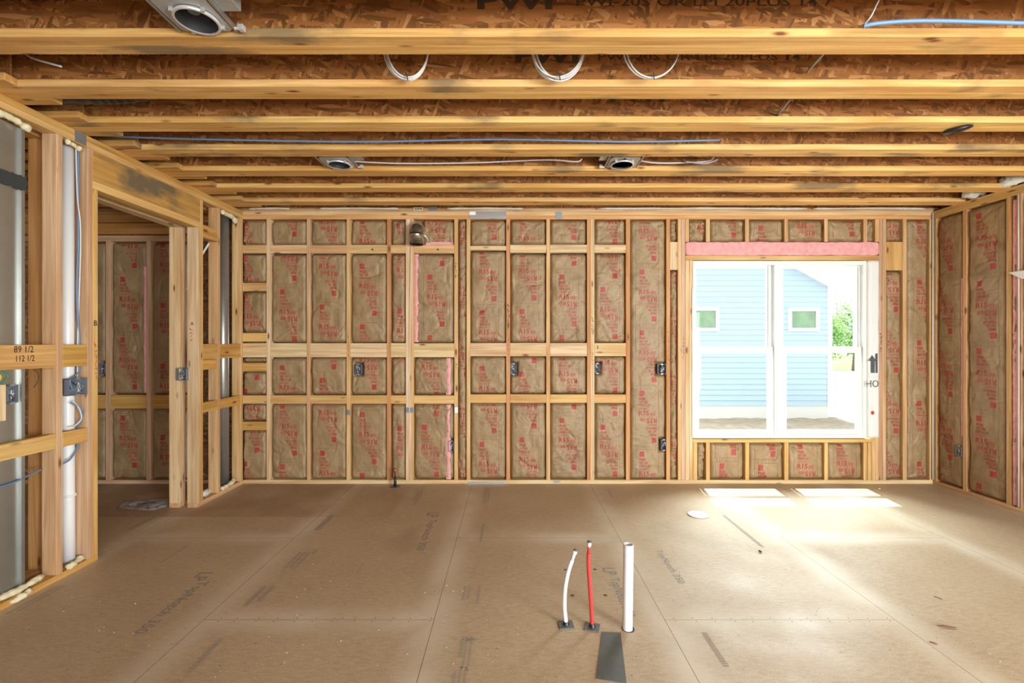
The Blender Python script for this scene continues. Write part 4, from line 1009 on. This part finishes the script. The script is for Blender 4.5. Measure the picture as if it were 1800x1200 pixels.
foam('cream foam lump stuck on the bottom plate edge near the duct', [(-2.712, 2.53, .018), (-2.705, 2.58, .03), (-2.71, 2.63, .035)], .017, 2)
foam('cream foam around the foot of the white vent pipe', [(-2.728, 2.86, .05), (-2.728, 2.90, .052), (-2.735, 2.95, .06), (-2.76, 2.985, .05)], .018, 3)
foam('cream foam around the top of the white vent pipe', [(-2.73, 2.86, 2.665), (-2.728, 2.91, 2.66), (-2.735, 2.96, 2.655)], .016, 4)
foam('cream foam along the top of the metal duct', [(-2.745, 2.43, 2.655), (-2.74, 2.52, 2.66), (-2.742, 2.60, 2.655), (-2.742, 2.655, 2.64)], .02, 5)
foam('small foam drip on the stud beside the metal duct', [(-2.86, 2.652, 2.56), (-2.862, 2.65, 2.53), (-2.86, 2.652, 2.49)], .009, 6)
foam('cream foam at the foot of the round metal pipe', [(-2.735, 4.40, .05), (-2.732, 4.47, .055), (-2.735, 4.55, .06), (-2.745, 4.62, .075)], .02, 7)
foam('cream foam at the top of the round metal pipe', [(-2.735, 4.40, 2.665), (-2.732, 4.48, 2.66), (-2.735, 4.58, 2.655), (-2.74, 4.64, 2.62)], .02, 8)
foam('white foam at the foot of the gap right of the doorway jamb', [(-2.79, 4.15, .05), (-2.77, 4.2, .07), (-2.78, 4.26, .06), (-2.80, 4.3, .06)], .025, 9, WHITEFOAM)
foam('white fibre tuft between joists over the right wall at the frame edge', [(XR-.06, 4.03, ZT+.05), (XR-.02, 3.95, ZT+.05), (XR+.04, 3.88, ZT+.06)], .045, 10, WHITEFOAM, 'insulation_tuft', 'insulation')
foam('white fibre tuft between the last joists over the right wall', [(XR-.1, 4.27, ZT+.045), (XR-.02, 4.3, ZT+.045), (XR+.06, 4.26, ZT+.05)], .045, 11, WHITEFOAM, 'insulation_tuft', 'insulation')
for i, (a, b, l) in enumerate(((436, 508, 'grey fibre seam above the leftmost batts of the back wall'), (560, 700, 'grey fibre seam above the third and fourth bays of the back wall'), (785, 920, 'whitish fibre seam above the shiny steel strap'), (1050, 1420, 'whitish fibre seam above the window end of the back wall'), (1430, 1630, 'whitish fibre seam above the right end of the back wall'))):
    foam(l, [(X(a, 4.69), 4.70, ZT+.022), (X((a+b)/2, 4.69), 4.70, ZT+.026), (X(b, 4.69), 4.70, ZT+.022)], .010, 20+i, WHITEFOAM, 'fibre_seam', 'insulation')

# ------------------------------------------------------------------ cables near left box, on ceiling
cable('blue_cable', [(-2.75, 2.962, 2.66), (-2.752, 2.965, 2.1), (-2.752, 2.955, 1.75), (-2.764, 2.983, 1.45), (-2.766, 2.985, 1.26), (-2.73, 2.885, 1.20), (-2.735, 2.905, 1.14)], .0055, BLUEC, 'blue cable running down beside the white vent pipe', n=8)
cable('white_cable', [(-2.74, 2.935, 2.655), (-2.74, 2.945, 2.35), (-2.738, 2.965, 2.1), (-2.766, 2.975, 1.45), (-2.765, 2.972, 1.26), (-2.728, 2.93, 1.18), (-2.73, 2.94, 1.12)], .004, WHITEC, 'white cable looping down past the blue cable by the vent pipe')
cable('blue_cable', [(-2.73, 2.89, 1.06), (-2.725, 2.93, 1.03), (-2.722, 2.962, .99), (-2.766, 2.98, .89), (-2.764, 2.975, .78), (-2.74, 2.9, .71), (-2.735, 2.84, .69)], .005, BLUEC, 'blue cable curling out below the double box')
cable('white_cable', [(-2.728, 2.9, 1.07), (-2.722, 2.935, 1.02), (-2.72, 2.95, .97), (-2.724, 2.95, .94), (-2.74, 2.93, .91), (-2.755, 2.9, .905)], .0038, WHITEC, 'white cable curling out below the double box')
cable('blue_cable', [(-2.745, 2.42, .66), (-2.75, 2.55, .655), (-2.78, 2.68, .665), (-2.80, 2.78, .675)], .0055, BLUEC, 'blue cable crossing low in front of the metal duct')
for i in range(3):
    cable(('yellow_cable', 'yellow_cable', 'green_cable')[i], [(-2.75, 2.44+.03*i, 1.29), (-2.742, 2.47+.035*i, 1.25), (-2.742, 2.46+.03*i, 1.22), (-2.745, 2.43+.03*i, 1.21-.005*i)], .004, (YELC, YELC, plain('green_cable', (.05, .25, .12), .5))[i], ('lower yellow cable curving out of frame over the duct', 'upper yellow cable curving over the duct', 'green cable curving over the duct')[i])
cable('black_wire', [(-2.766, 2.7, 1.275), (-2.76, 2.72, 1.25), (-2.764, 2.725, 1.21), (-2.77, 2.705, 1.17)], .0022, DARKC, 'thin black wire hanging under the wide amber block')
cable('blue_cable', [P(158, 237, 3.12), P(260, 242, 3.12), P(420, 246, 3.12), P(640, 249, 3.12), P(880, 245, 3.12), P(1100, 249, 3.12), P(1265, 246, 3.12)], .0065, BLUEC, 'long blue cable stapled along the ceiling between joists')
cable('white_cable', [P(612, 283, 3.5), P(700, 287, 3.5), P(830, 286, 3.5), P(960, 281, 3.5), P(1012, 284, 3.5), P(1023, 279, 3.5)], .005, WHITEC, 'white cable running between the two far recessed lights')
cable('white_cable', [P(1120, 281, 3.5), P(1150, 286, 3.5), P(1200, 286, 3.5), P(1245, 283, 3.5), P(1255, 275, 3.45)], .005, WHITEC, 'white cable leaving the rightmost recessed light')
cable('grey_cable', [P(1205, 284, 3.46), P(1240, 287, 3.46), P(1262, 280, 3.45)], .006, GREYC, 'short grey cable end right of the rightmost recessed light')
cable('blue_cable', [P(1517, 46, 1.93), P(1545, 41, 1.92), P(1610, 37, 1.92), P(1700, 38, 1.92), P(1830, 42, 1.92)], .0085, BLUEC, 'thick blue cable along the ceiling at upper right')
cable('white_wire', [P(1515, 47, 1.94), P(1530, 30, 1.9), P(1540, 10, 1.9), P(1551, -12, 1.88)], .003, WHITEC, 'thin white wire rising from the end of the blue cable')
cable('grey_cable', [(X(1447, 2.2), 2.2, Z(95, 2.2)), (X(1418, 2.42), 2.42, Z(127, 2.42))], .006, GREYC, 'short grey cable crossing between joists near the upper right')
cable('grey_cable', [(X(1388, 2.6), 2.6, Z(176, 2.6)), (X(1366, 2.84), 2.84, Z(203, 2.84))], .0055, GREYC, 'short grey cable crossing between joists, farther one')
cable('white_cable', [(X(30, 2.2), 2.128, ZT+.08), P(40, 91, 2.3), P(60, 103, 2.3), P(108, 117, 2.3)], .005, WHITEC, 'short white cable hanging at the upper left')
def coil(label, pxc, w_px, y_low, D, n, seed):
    rn = random.Random(seed); r = empty('cable_coil', P(pxc, 90, D), label, 'cable', 'cable coils under the nearest joist'); rel = Vector(r.location)
    for i in range(n):
        rx = X(CX+w_px/2, D)*rn.uniform(.9, 1.0); zl = Z(y_low-rn.uniform(0, 5), D)-rel.z; zt = .08; off = rn.uniform(-.01, .01); pts = []
        for k in range(15):
            a = math.pi*1.12*(k/14)-math.pi*.06
            pts.append((off-rx*math.cos(a), .01*i+.02*math.sin(a), zt+(zl-zt)*math.sin(a)**.8 if math.sin(a) > 0 else zt+.02))
        pts[0] = (pts[0][0], 2.129-D, .14-.012*i+ZT-rel.z+.0); pts[-1] = (pts[-1][0], 2.129-D, .14-.012*i+ZT-rel.z)
        bm = bmesh.new(); add_tube(bm, spline(pts, 3), .0042, 7); bobj('loop', bm, WHITEC, r, smooth=True)
    bm = bmesh.new(); add_tube(bm, [(.0, 0, Z(y_low-8, D)-rel.z), (.006, 0.01, Z(y_low+3, D)-rel.z)], .003, 6); bobj('cable_tie', bm, DARKC, r)
coil('left coil of white cable hanging behind the nearest joist', 714, 84, 136, 2.3, 4, 1)
coil('middle coil of white cable hanging behind the nearest joist', 983, 96, 136, 2.3, 4, 2)
coil('right single loop of white cable hanging behind the nearest joist', 1149, 106, 135, 2.3, 2, 3)
# black flexible duct up between joists at left
bm = bmesh.new(); pts = [(-6, 2.677, 2.872), (-4, 2.677, 2.868), (-2.6, 2.677, 2.866), (-2.2, 2.68, 2.875), (-1.85, 2.69, 2.96)]
S_ = spline(pts, 24); add_tube(bm, [Vector(p)-Vector(pts[0]) for p in S_], [.063+.003*math.sin(i*1.6) for i in range(len(S_))], 18)
tag(bobj('flexible_duct', bm, BLK, None, pts[0], True), 'black flexible duct lying between joists at upper left', 'duct')
# black cap at joist
r = empty('plastic_fitting', P(1684, 232, 2.9), 'black round plastic fitting hanging under a joist at upper right', 'fitting'); r.rotation_euler = (.1, -.22, .1)
bm = bmesh.new(); add_lathe(bm, [(.045, 0), (.068, .006), (.07, .018), (.062, .026), (.04, .02), (.035, .004), (.045, 0)], 28); bobj('ring', bm, BLK, r, smooth=True)
bm = bmesh.new(); add_tube(bm, [(0, 0, .0), (0, 0, .045)], .02, 12); bobj('stem', bm, BLK, r, smooth=True)

# ------------------------------------------------------------------ recessed lights
def can_light(label, x, y, mirror=1, rings=.086):
    r = empty('recessed_light', (x, y, ZT), label, 'ceiling light', 'recessed light housings between the joists')
    R = rings; bm = bmesh.new(); n = 36
    prof = [(R-.012, .0), (R-.004, -.002), (R, .002), (R-.002, .012), (R-.012, .01), (R-.012, 0)]
    add_lathe(bm, prof, n); bobj('trim_ring', bm, CHROME, r, smooth=True)
    bm = bmesh.new(); add_lathe(bm, [(R-.012, .003), (R-.014, .06), (R-.016, .13), (R-.05, .16), (0, .165)], n); bobj('reflector_can', bm, CANM, r, smooth=True)
    bm = bmesh.new(); add_lathe(bm, [(.022, .05), (.03, .1), (.03, .15), (0, .16)], 18, -.02*mirror, .01); bobj('lamp_socket', bm, CHROME, r, smooth=True)
    # mounting frame with round opening
    bm = bmesh.new(); xe0, xe1, ye0, ye1 = -.115, .105, -.12, .078
    outer, inner = [], []
    for k in range(n):
        a = 2*math.pi*k/n; c, s = math.cos(a), math.sin(a); m_ = 1/max(abs(c), abs(s))
        ox = c*m_; oy = s*m_
        outer.append(bm.verts.new(((xe1 if ox > 0 else -xe0)*ox*mirror, (ye1 if oy > 0 else -ye0)*oy, .014))); inner.append(bm.verts.new((c*R*.97, s*R*.97, .014)))
    for k in range(n): bm.faces.new((outer[k], outer[(k+1) % n], inner[(k+1) % n], inner[k]))
    up = [bm.verts.new(v.co+Vector((0, 0, .003))) for v in outer]; ui = [bm.verts.new(v.co+Vector((0, 0, .003))) for v in inner]
    for k in range(n):
        j = (k+1) % n; bm.faces.new((up[k], ui[k], ui[j], up[j])); bm.faces.new((outer[k], up[k], up[j], outer[j])); bm.faces.new((inner[k], inner[j], ui[j], ui[k]))
    bobj('mounting_frame', bm, GALVR, r)
    for xo in (-.125, .118):
        b = bmesh.new(); add_box(b, xo*mirror-.006, xo*mirror+.006, -.235, .082, .012, .016, .001); add_box(b, xo*mirror-.002, xo*mirror+.002, -.235, .082, .016, .034, .0005); bobj('hanger_bar', b, GALV, r)
    b = bmesh.new(); add_box(b, .15*mirror-.03, .15*mirror+.045, -.17, -.02, .03, .11, .002); bobj('junction_box', b, GALVR, r)
    b = bmesh.new(); add_tube(b, [(.125*mirror, .05, .008), (.125*mirror+.035*mirror, .055, .012)], [.006, .008], 8); add_box(b, .15*mirror-.01, .15*mirror+.014, .045, .07, .004, .026, .002); bobj('clamp_screw', b, CHROME, r)
    for a in (.5, 2.3, 4.0, 5.5):
        b = bmesh.new(); add_box(b, -.008, .008, -.004, .006, -.002, .018, .001)
        o = bobj('spring_clip', b, GALVR, r, (math.cos(a)*(R+.003), math.sin(a)*(R+.003), 0))
    return r
can_light('near recessed light housing at the upper left, closest to the camera', -1.303, 1.933, 1, .088)
can_light('far recessed light housing left of the ceiling centre', -1.292, 3.50, 1, .088)
can_light('far recessed light housing right of the ceiling centre', .83, 3.50, -1, .088)

# ------------------------------------------------------------------ window
win = empty('window_1', (X(1373, YB), YB, zz(770)), kind='structure'); rel = Vector(win.location)
def wbox(name, px0, px1, py0, py1, ya, yb, parent, mat=VINYL, bev=.002, rl=None):
    return box(name, X(px0, YB), X(px1, YB), ya, yb, zz(py1), zz(py0), mat, parent, bev, rl if rl is not None else rel)
bm = bmesh.new()
def wb(px0, px1, py0, py1, ya, yb, bev=.002): add_box(bm, X(px0, YB)-rel.x, X(px1, YB)-rel.x, ya-rel.y, yb-rel.y, zz(py1)-rel.z, zz(py0)-rel.z, bev)
ya, yb = YB+.012, YB+.10
wb(1219, 1223.5, 458, 770.5, ya, yb); wb(1519, 1524.5, 458, 770.5, ya, yb); wb(1223.5, 1519, 458, 465, ya, yb); wb(1223.5, 1519, 764, 770.5, ya, yb); wb(1362.5, 1378, 465, 764, ya, yb)
wb(1225, 1227, 466, 764, YB+.045, YB+.05); wb(1355, 1357, 466, 764, YB+.045, YB+.05); wb(1515, 1517, 466, 764, YB+.045, YB+.05)
bobj('window_frame', bm, VINYL, win)
def sash(px0, px1, py0, py1, ya, yb, sl, sr, rt, rb, pane=True):
    bm = bmesh.new(); c = Vector((X((px0+px1)/2, YB), ya, zz(py1)))
    def q(a, b, p_, q_, y0_, y1_): add_box(bm, X(a, YB)-c.x, X(b, YB)-c.x, y0_-c.y, y1_-c.y, zz(q_)-c.z, zz(p_)-c.z, .002)
    q(px0, px0+sl, py0, py1, ya, yb); q(px1-sr, px1, py0, py1, ya, yb); q(px0+sl, px1-sr, py0, py0+rt, ya, yb); q(px0+sl, px1-sr, py1-rb, py1, ya, yb)
    o = bobj('sash', bm, VINYL, win, c-rel)
    g = box('pane', X(px0+sl-1, YB), X(px1-sr+1, YB), (ya+yb)/2-.002, (ya+yb)/2+.002, zz(py1-rb+1), zz(py0+rt-1), GLASS, o, 0, c)
    return o
for (l, r_) in ((1223.5, 1362.5), (1378, 1519)):
    up = sash(l, r_-1, 465, 617, YB+.06, YB+.085, 2.5, 8.5, 5, 8)
    dn = sash(l+1.5, r_-2, 609.5, 764, YB+.025, YB+.05, 6, 8.5, 11, 8)
    for t in (.25, .72):
        px = l+(r_-l)*t; b = bmesh.new(); add_box(b, -.02, .02, -.006, .008, 0, .007, .002); bobj('sash_lock', b, VINYL, dn, Vector((X(px, YB), YB+.02, zz(609.5)-.001))-Vector((X((l+1.5+r_-2)/2, YB), YB+.025, zz(764))))
# house wrap flap right of window, folded over the jack stud
def wrap(name, label, px0, px1, py0, py1, seed, Yf=YB-.006):
    nu, nv = 8, 70; vs, fs = [], []; x0, x1, z0, z1 = X(px0, YB), X(px1, YB), zz(py1), zz(py0)
    for j in range(nv+1):
        for i in range(nu+1):
            t = j/nv; e = .006*noise.noise(Vector((t*9, seed, 1)))+.003*noise.noise(Vector((t*30, seed, 2)))
            k = i/nu; x = x0+(x1-x0)*k+(e if k > .5 else 0); y = Yf-.004*noise.noise(Vector((k*3, t*14, seed)))-.002+.07*max(0, (.25-k)/.25)**1.5*(1 if seed == 2 else 0)
            vs.append((x-x0, y-Yf, z0+(z1-z0)*t-z0))
    for j in range(nv):
        for i in range(nu): a = j*(nu+1)+i; fs.append((a, a+1, a+nu+2, a+nu+1))
    me = obj(name, vs, fs, WRAPM, None, (x0, Yf, z0), True)
    m_ = me.modifiers.new('thick', 'SOLIDIFY'); m_.thickness = .001
    return tag(me, label, 'house wrap')
hw = wrap('house_wrap', 'white printed house wrap folded over the right side of the window', 1523, 1544, 458, 769, 2)
F = Flat()
def HW(px, py): return (X(px, YB)-hw.location.x, zz(py)-hw.location.z)
a = [HW(1524, 640), HW(1530, 622), HW(1537, 634)]; 
F.add([HW(1525, 634), HW(1531, 624), HW(1538, 634), HW(1535.5, 634), HW(1535.5, 655), HW(1529, 655), HW(1529, 634)], [(0, 1, 2, 3, 6), (3, 4, 5, 6)])
F.add([HW(1537, 621), HW(1540.5, 621), HW(1540.5, 655), HW(1537.5, 655)], [(0, 1, 2, 3)])
F.build('printed_arrows', plain('grey_wrap_print', (.07, .08, .09), .6), lambda u, v: (u, -.011, v), hw)
F = Flat(); F.text('HO', HW(1521, 680)[0], HW(1521, 680)[1], .07, .125, -.01); F.build('printed_letters', plain('thin_wrap_letters', (.1, .11, .12), .6), lambda u, v: (u, -.011, v), hw, lambda u, v: u < .115)
F = Flat(); cxx, czz = HW(1532, 725); F.add([(cxx+.016*math.cos(k*.52), czz+.02*math.sin(k*.52)) for k in range(12)], [tuple(range(12))]); F.build('red_print', REDMARK, lambda u, v: (u, -.011, v), hw)
wrap('house_wrap', 'narrow torn edge of white house wrap left of the window', 1216, 1221.5, 505, 768, 1)
# ------------------------------------------------------------------ outside
GZ = -.6; HY = 12.5
dirt = plain('bare_dirt', (.32, .25, .17), .95, bump=1, bscale=5, var=.5); grass = plain('lawn', (.16, .3, .06), .9, bump=.6, bscale=3, var=.4)
conc = plain('pale_gravel_drive', (.7, .68, .64), .9, bump=.3, bscale=20, var=.08)
def terrain(name, x0, x1, y0, y1, z, mat, amp, label, cat, n=40):
    vs, fs = [], []
    for j in range(n+1):
        for i in range(n+1):
            x, y = x0+(x1-x0)*i/n, y0+(y1-y0)*j/n; vs.append((x, y, z+amp*noise.noise(Vector((x*1.3, y*1.3, 0)))+amp*.5*noise.noise(Vector((x*4, y*4, 1)))))
    for j in range(n):
        for i in range(n): a = j*(n+1)+i; fs.append((a, a+1, a+n+2, a+n+1))
    return tag(obj(name, vs, fs, mat, smooth=True), kind='structure')
terrain('ground', -20, 60, YB+SD+.03, 140, GZ-.12, conc, .0, '', '', 4)
terrain('ground_dirt', -4, 13, YB+SD+.05, HY+.3, GZ, dirt, .07, '', '', 90)
terrain('ground_lawn', -20, 60, 36, 120, GZ-.1, grass, .1, '', '', 30)
# neighbouring house
def siding_mat():
    return plain('pale_blue_siding', (.37, .49, .59), .6, var=.04, bscale=3)
xr = X(1455, HY); xl = -1.2; ridge = (xr+xl)/2; slope = .55; ze = Z(504, HY); zs = Z(713, HY); zr = ze+slope*(xr-ridge)
house = empty('house', (ridge, HY, GZ), 'pale blue gabled house with lap siding seen through the window', 'house'); HR = Vector(house.location)
bm = bmesh.new(); p = .146; z = zs
def gab(z_): return (xl, xr) if z_ <= ze else (xl+(z_-ze)/slope, xr-(z_-ze)/slope)
while z < zr-.05:
    z2 = min(z+p, zr); a0, b0 = gab(z); a1, b1 = gab(z2)
    q = [Vector((a0, HY-.022, z)), Vector((b0, HY-.022, z)), Vector((b1, HY-.004, z2)), Vector((a1, HY-.004, z2))]; bm.faces.new([bm.verts.new(v-HR) for v in q])
    q = [Vector((a0, HY-.0, z)), Vector((b0, HY-.0, z)), Vector((b0, HY-.022, z)), Vector((a0, HY-.022, z))]; bm.faces.new([bm.verts.new(v-HR) for v in q])
    z = z2
bobj('siding', bm, siding_mat(), house)
bm = bmesh.new(); add_box(bm, xl-HR.x, xr-HR.x, 0.01, 8, zs-HR.z, ze-HR.z)
v = [bm.verts.new(Vector(c)-HR) for c in ((xl, HY+.01, ze), (xr, HY+.01, ze), (ridge, HY+.01, zr), (xl, HY+8, ze), (xr, HY+8, ze), (ridge, HY+8, zr))]
bm.faces.new((v[0], v[1], v[2])); bm.faces.new((v[3], v[5], v[4]))
bobj('wall_body', bm, siding_mat(), house)
wt = plain('white_trim', (.8, .82, .82), .5)
bm = bmesh.new(); add_box(bm, xr-.02-HR.x, xr+.1-HR.x, -.035, .1, zs-HR.z, ze-HR.z+.02); bobj('corner_trim', bm, wt, house)
bm = bmesh.new(); add_box(bm, xl-HR.x, xr-HR.x, -.01, .5, -.1, zs-HR.z+.01); bobj('foundation', bm, plain('pale_foundation', (.62, .6, .56), .9, bump=.3), house)
for s in (1, -1):
    bm = bmesh.new(); xe = (xr+.45) if s == 1 else (xl-.45); zee = ze-slope*.45
    for yA, yB2, t0, t1, nm in ((HY-.35, HY+8.3, .0, .18, 'roof'),):
        vs_ = [Vector((xe, yA, zee+t0)), Vector((ridge, yA, zr+t0)), Vector((ridge, yA, zr+t1)), Vector((xe, yA, zee+t1))]
        f0 = [bm.verts.new(q-HR) for q in vs_]; f1 = [bm.verts.new(q+Vector((0, yB2-yA, 0))-HR) for q in vs_]
        bm.faces.new(f0); bm.faces.new(f1[::-1])
        for i in range(4): bm.faces.new((f0[i], f0[(i+1) % 4], f1[(i+1) % 4], f1[i]))
    bobj('roof', bm, wt, house)
grn = plain('painted_green_reflection', (.16, .27, .15), .08, spec=.8, var=.5, bscale=4)  # green reflection painted into the pane colour
for a, b, c, d in ((1212, 1263, 540, 582), (1384, 1438.5, 541, 582)):
    bm = bmesh.new(); x0, x1, z0, z1 = X(a, HY), X(b, HY), Z(d, HY), Z(c, HY); t = .09
    for q in ((x0, x1, z1-t, z1), (x0, x1, z0, z0+t), (x0, x0+t, z0+t, z1-t), (x1-t, x1, z0+t, z1-t)): add_box(bm, q[0]-HR.x, q[1]-HR.x, -.06, .01, q[2]-HR.z, q[3]-HR.z, .004)
    fr = bobj('window', bm, wt, house)
    bm = bmesh.new(); add_box(bm, x0+t-HR.x, x1-t-HR.x, -.03, .0, z0+t-HR.z, z1-t-HR.z); bobj('pane', bm, grn, fr)
# trees
leafm = plain('tree_leaves', (.2, .36, .1), .7, var=.5, bscale=2); trunkm = plain('tree_bark', (.14, .1, .07), .9, bump=.6)
def tree(label, x, y, h, cr, seed):
    r = empty('leafy_tree', (x, y, GZ), label, 'tree', 'trees beyond the neighbouring house'); rn = random.Random(seed)
    bm = bmesh.new(); add_tube(bm, [(0, 0, 0), (.1, 0, h*.3), (0, .1, h*.6), (.1, 0, h*.8)], [.22, .17, .1, .04], 8)
    for k in range(5):
        a = k*1.3; add_tube(bm, [(0, 0, h*(.3+.07*k)), (math.cos(a)*cr*.5, math.sin(a)*cr*.5, h*(.45+.08*k))], [.08, .03], 6)
    bobj('trunk', bm, trunkm, r)
    vs, fs = [], []
    for _ in range(4200):
        u = Vector((rn.gauss(0, 1), rn.gauss(0, 1), rn.gauss(0, 1))).normalized()*rn.uniform(.55, 1)
        k = 1+.35*noise.noise(u*2.2+Vector((seed, 0, 0))); c = Vector((u.x*cr*k, u.y*cr*k, h*.58+u.z*h*.42*k)); s = rn.uniform(.07, .14)
        a = Vector((rn.gauss(0, 1), rn.gauss(0, 1), rn.gauss(0, 1))).normalized(); b = a.orthogonal().normalized()
        n = len(vs); vs += [c+a*s, c+b*s*.5, c-a*s, c-b*s*.5]; fs.append((n, n+1, n+2, n+3))
    obj('crown', vs, fs, leafm, r)
tree('leafy tree just right of the blue house', 19.8, 30, 4.4, 1.6, 1)
tree('leafy tree at the right edge of the window view', 24.3, 33, 5.2, 1.7, 2)
tree('taller hazy tree behind the two nearer ones', 23.6, 41, 6.6, 2.2, 3)
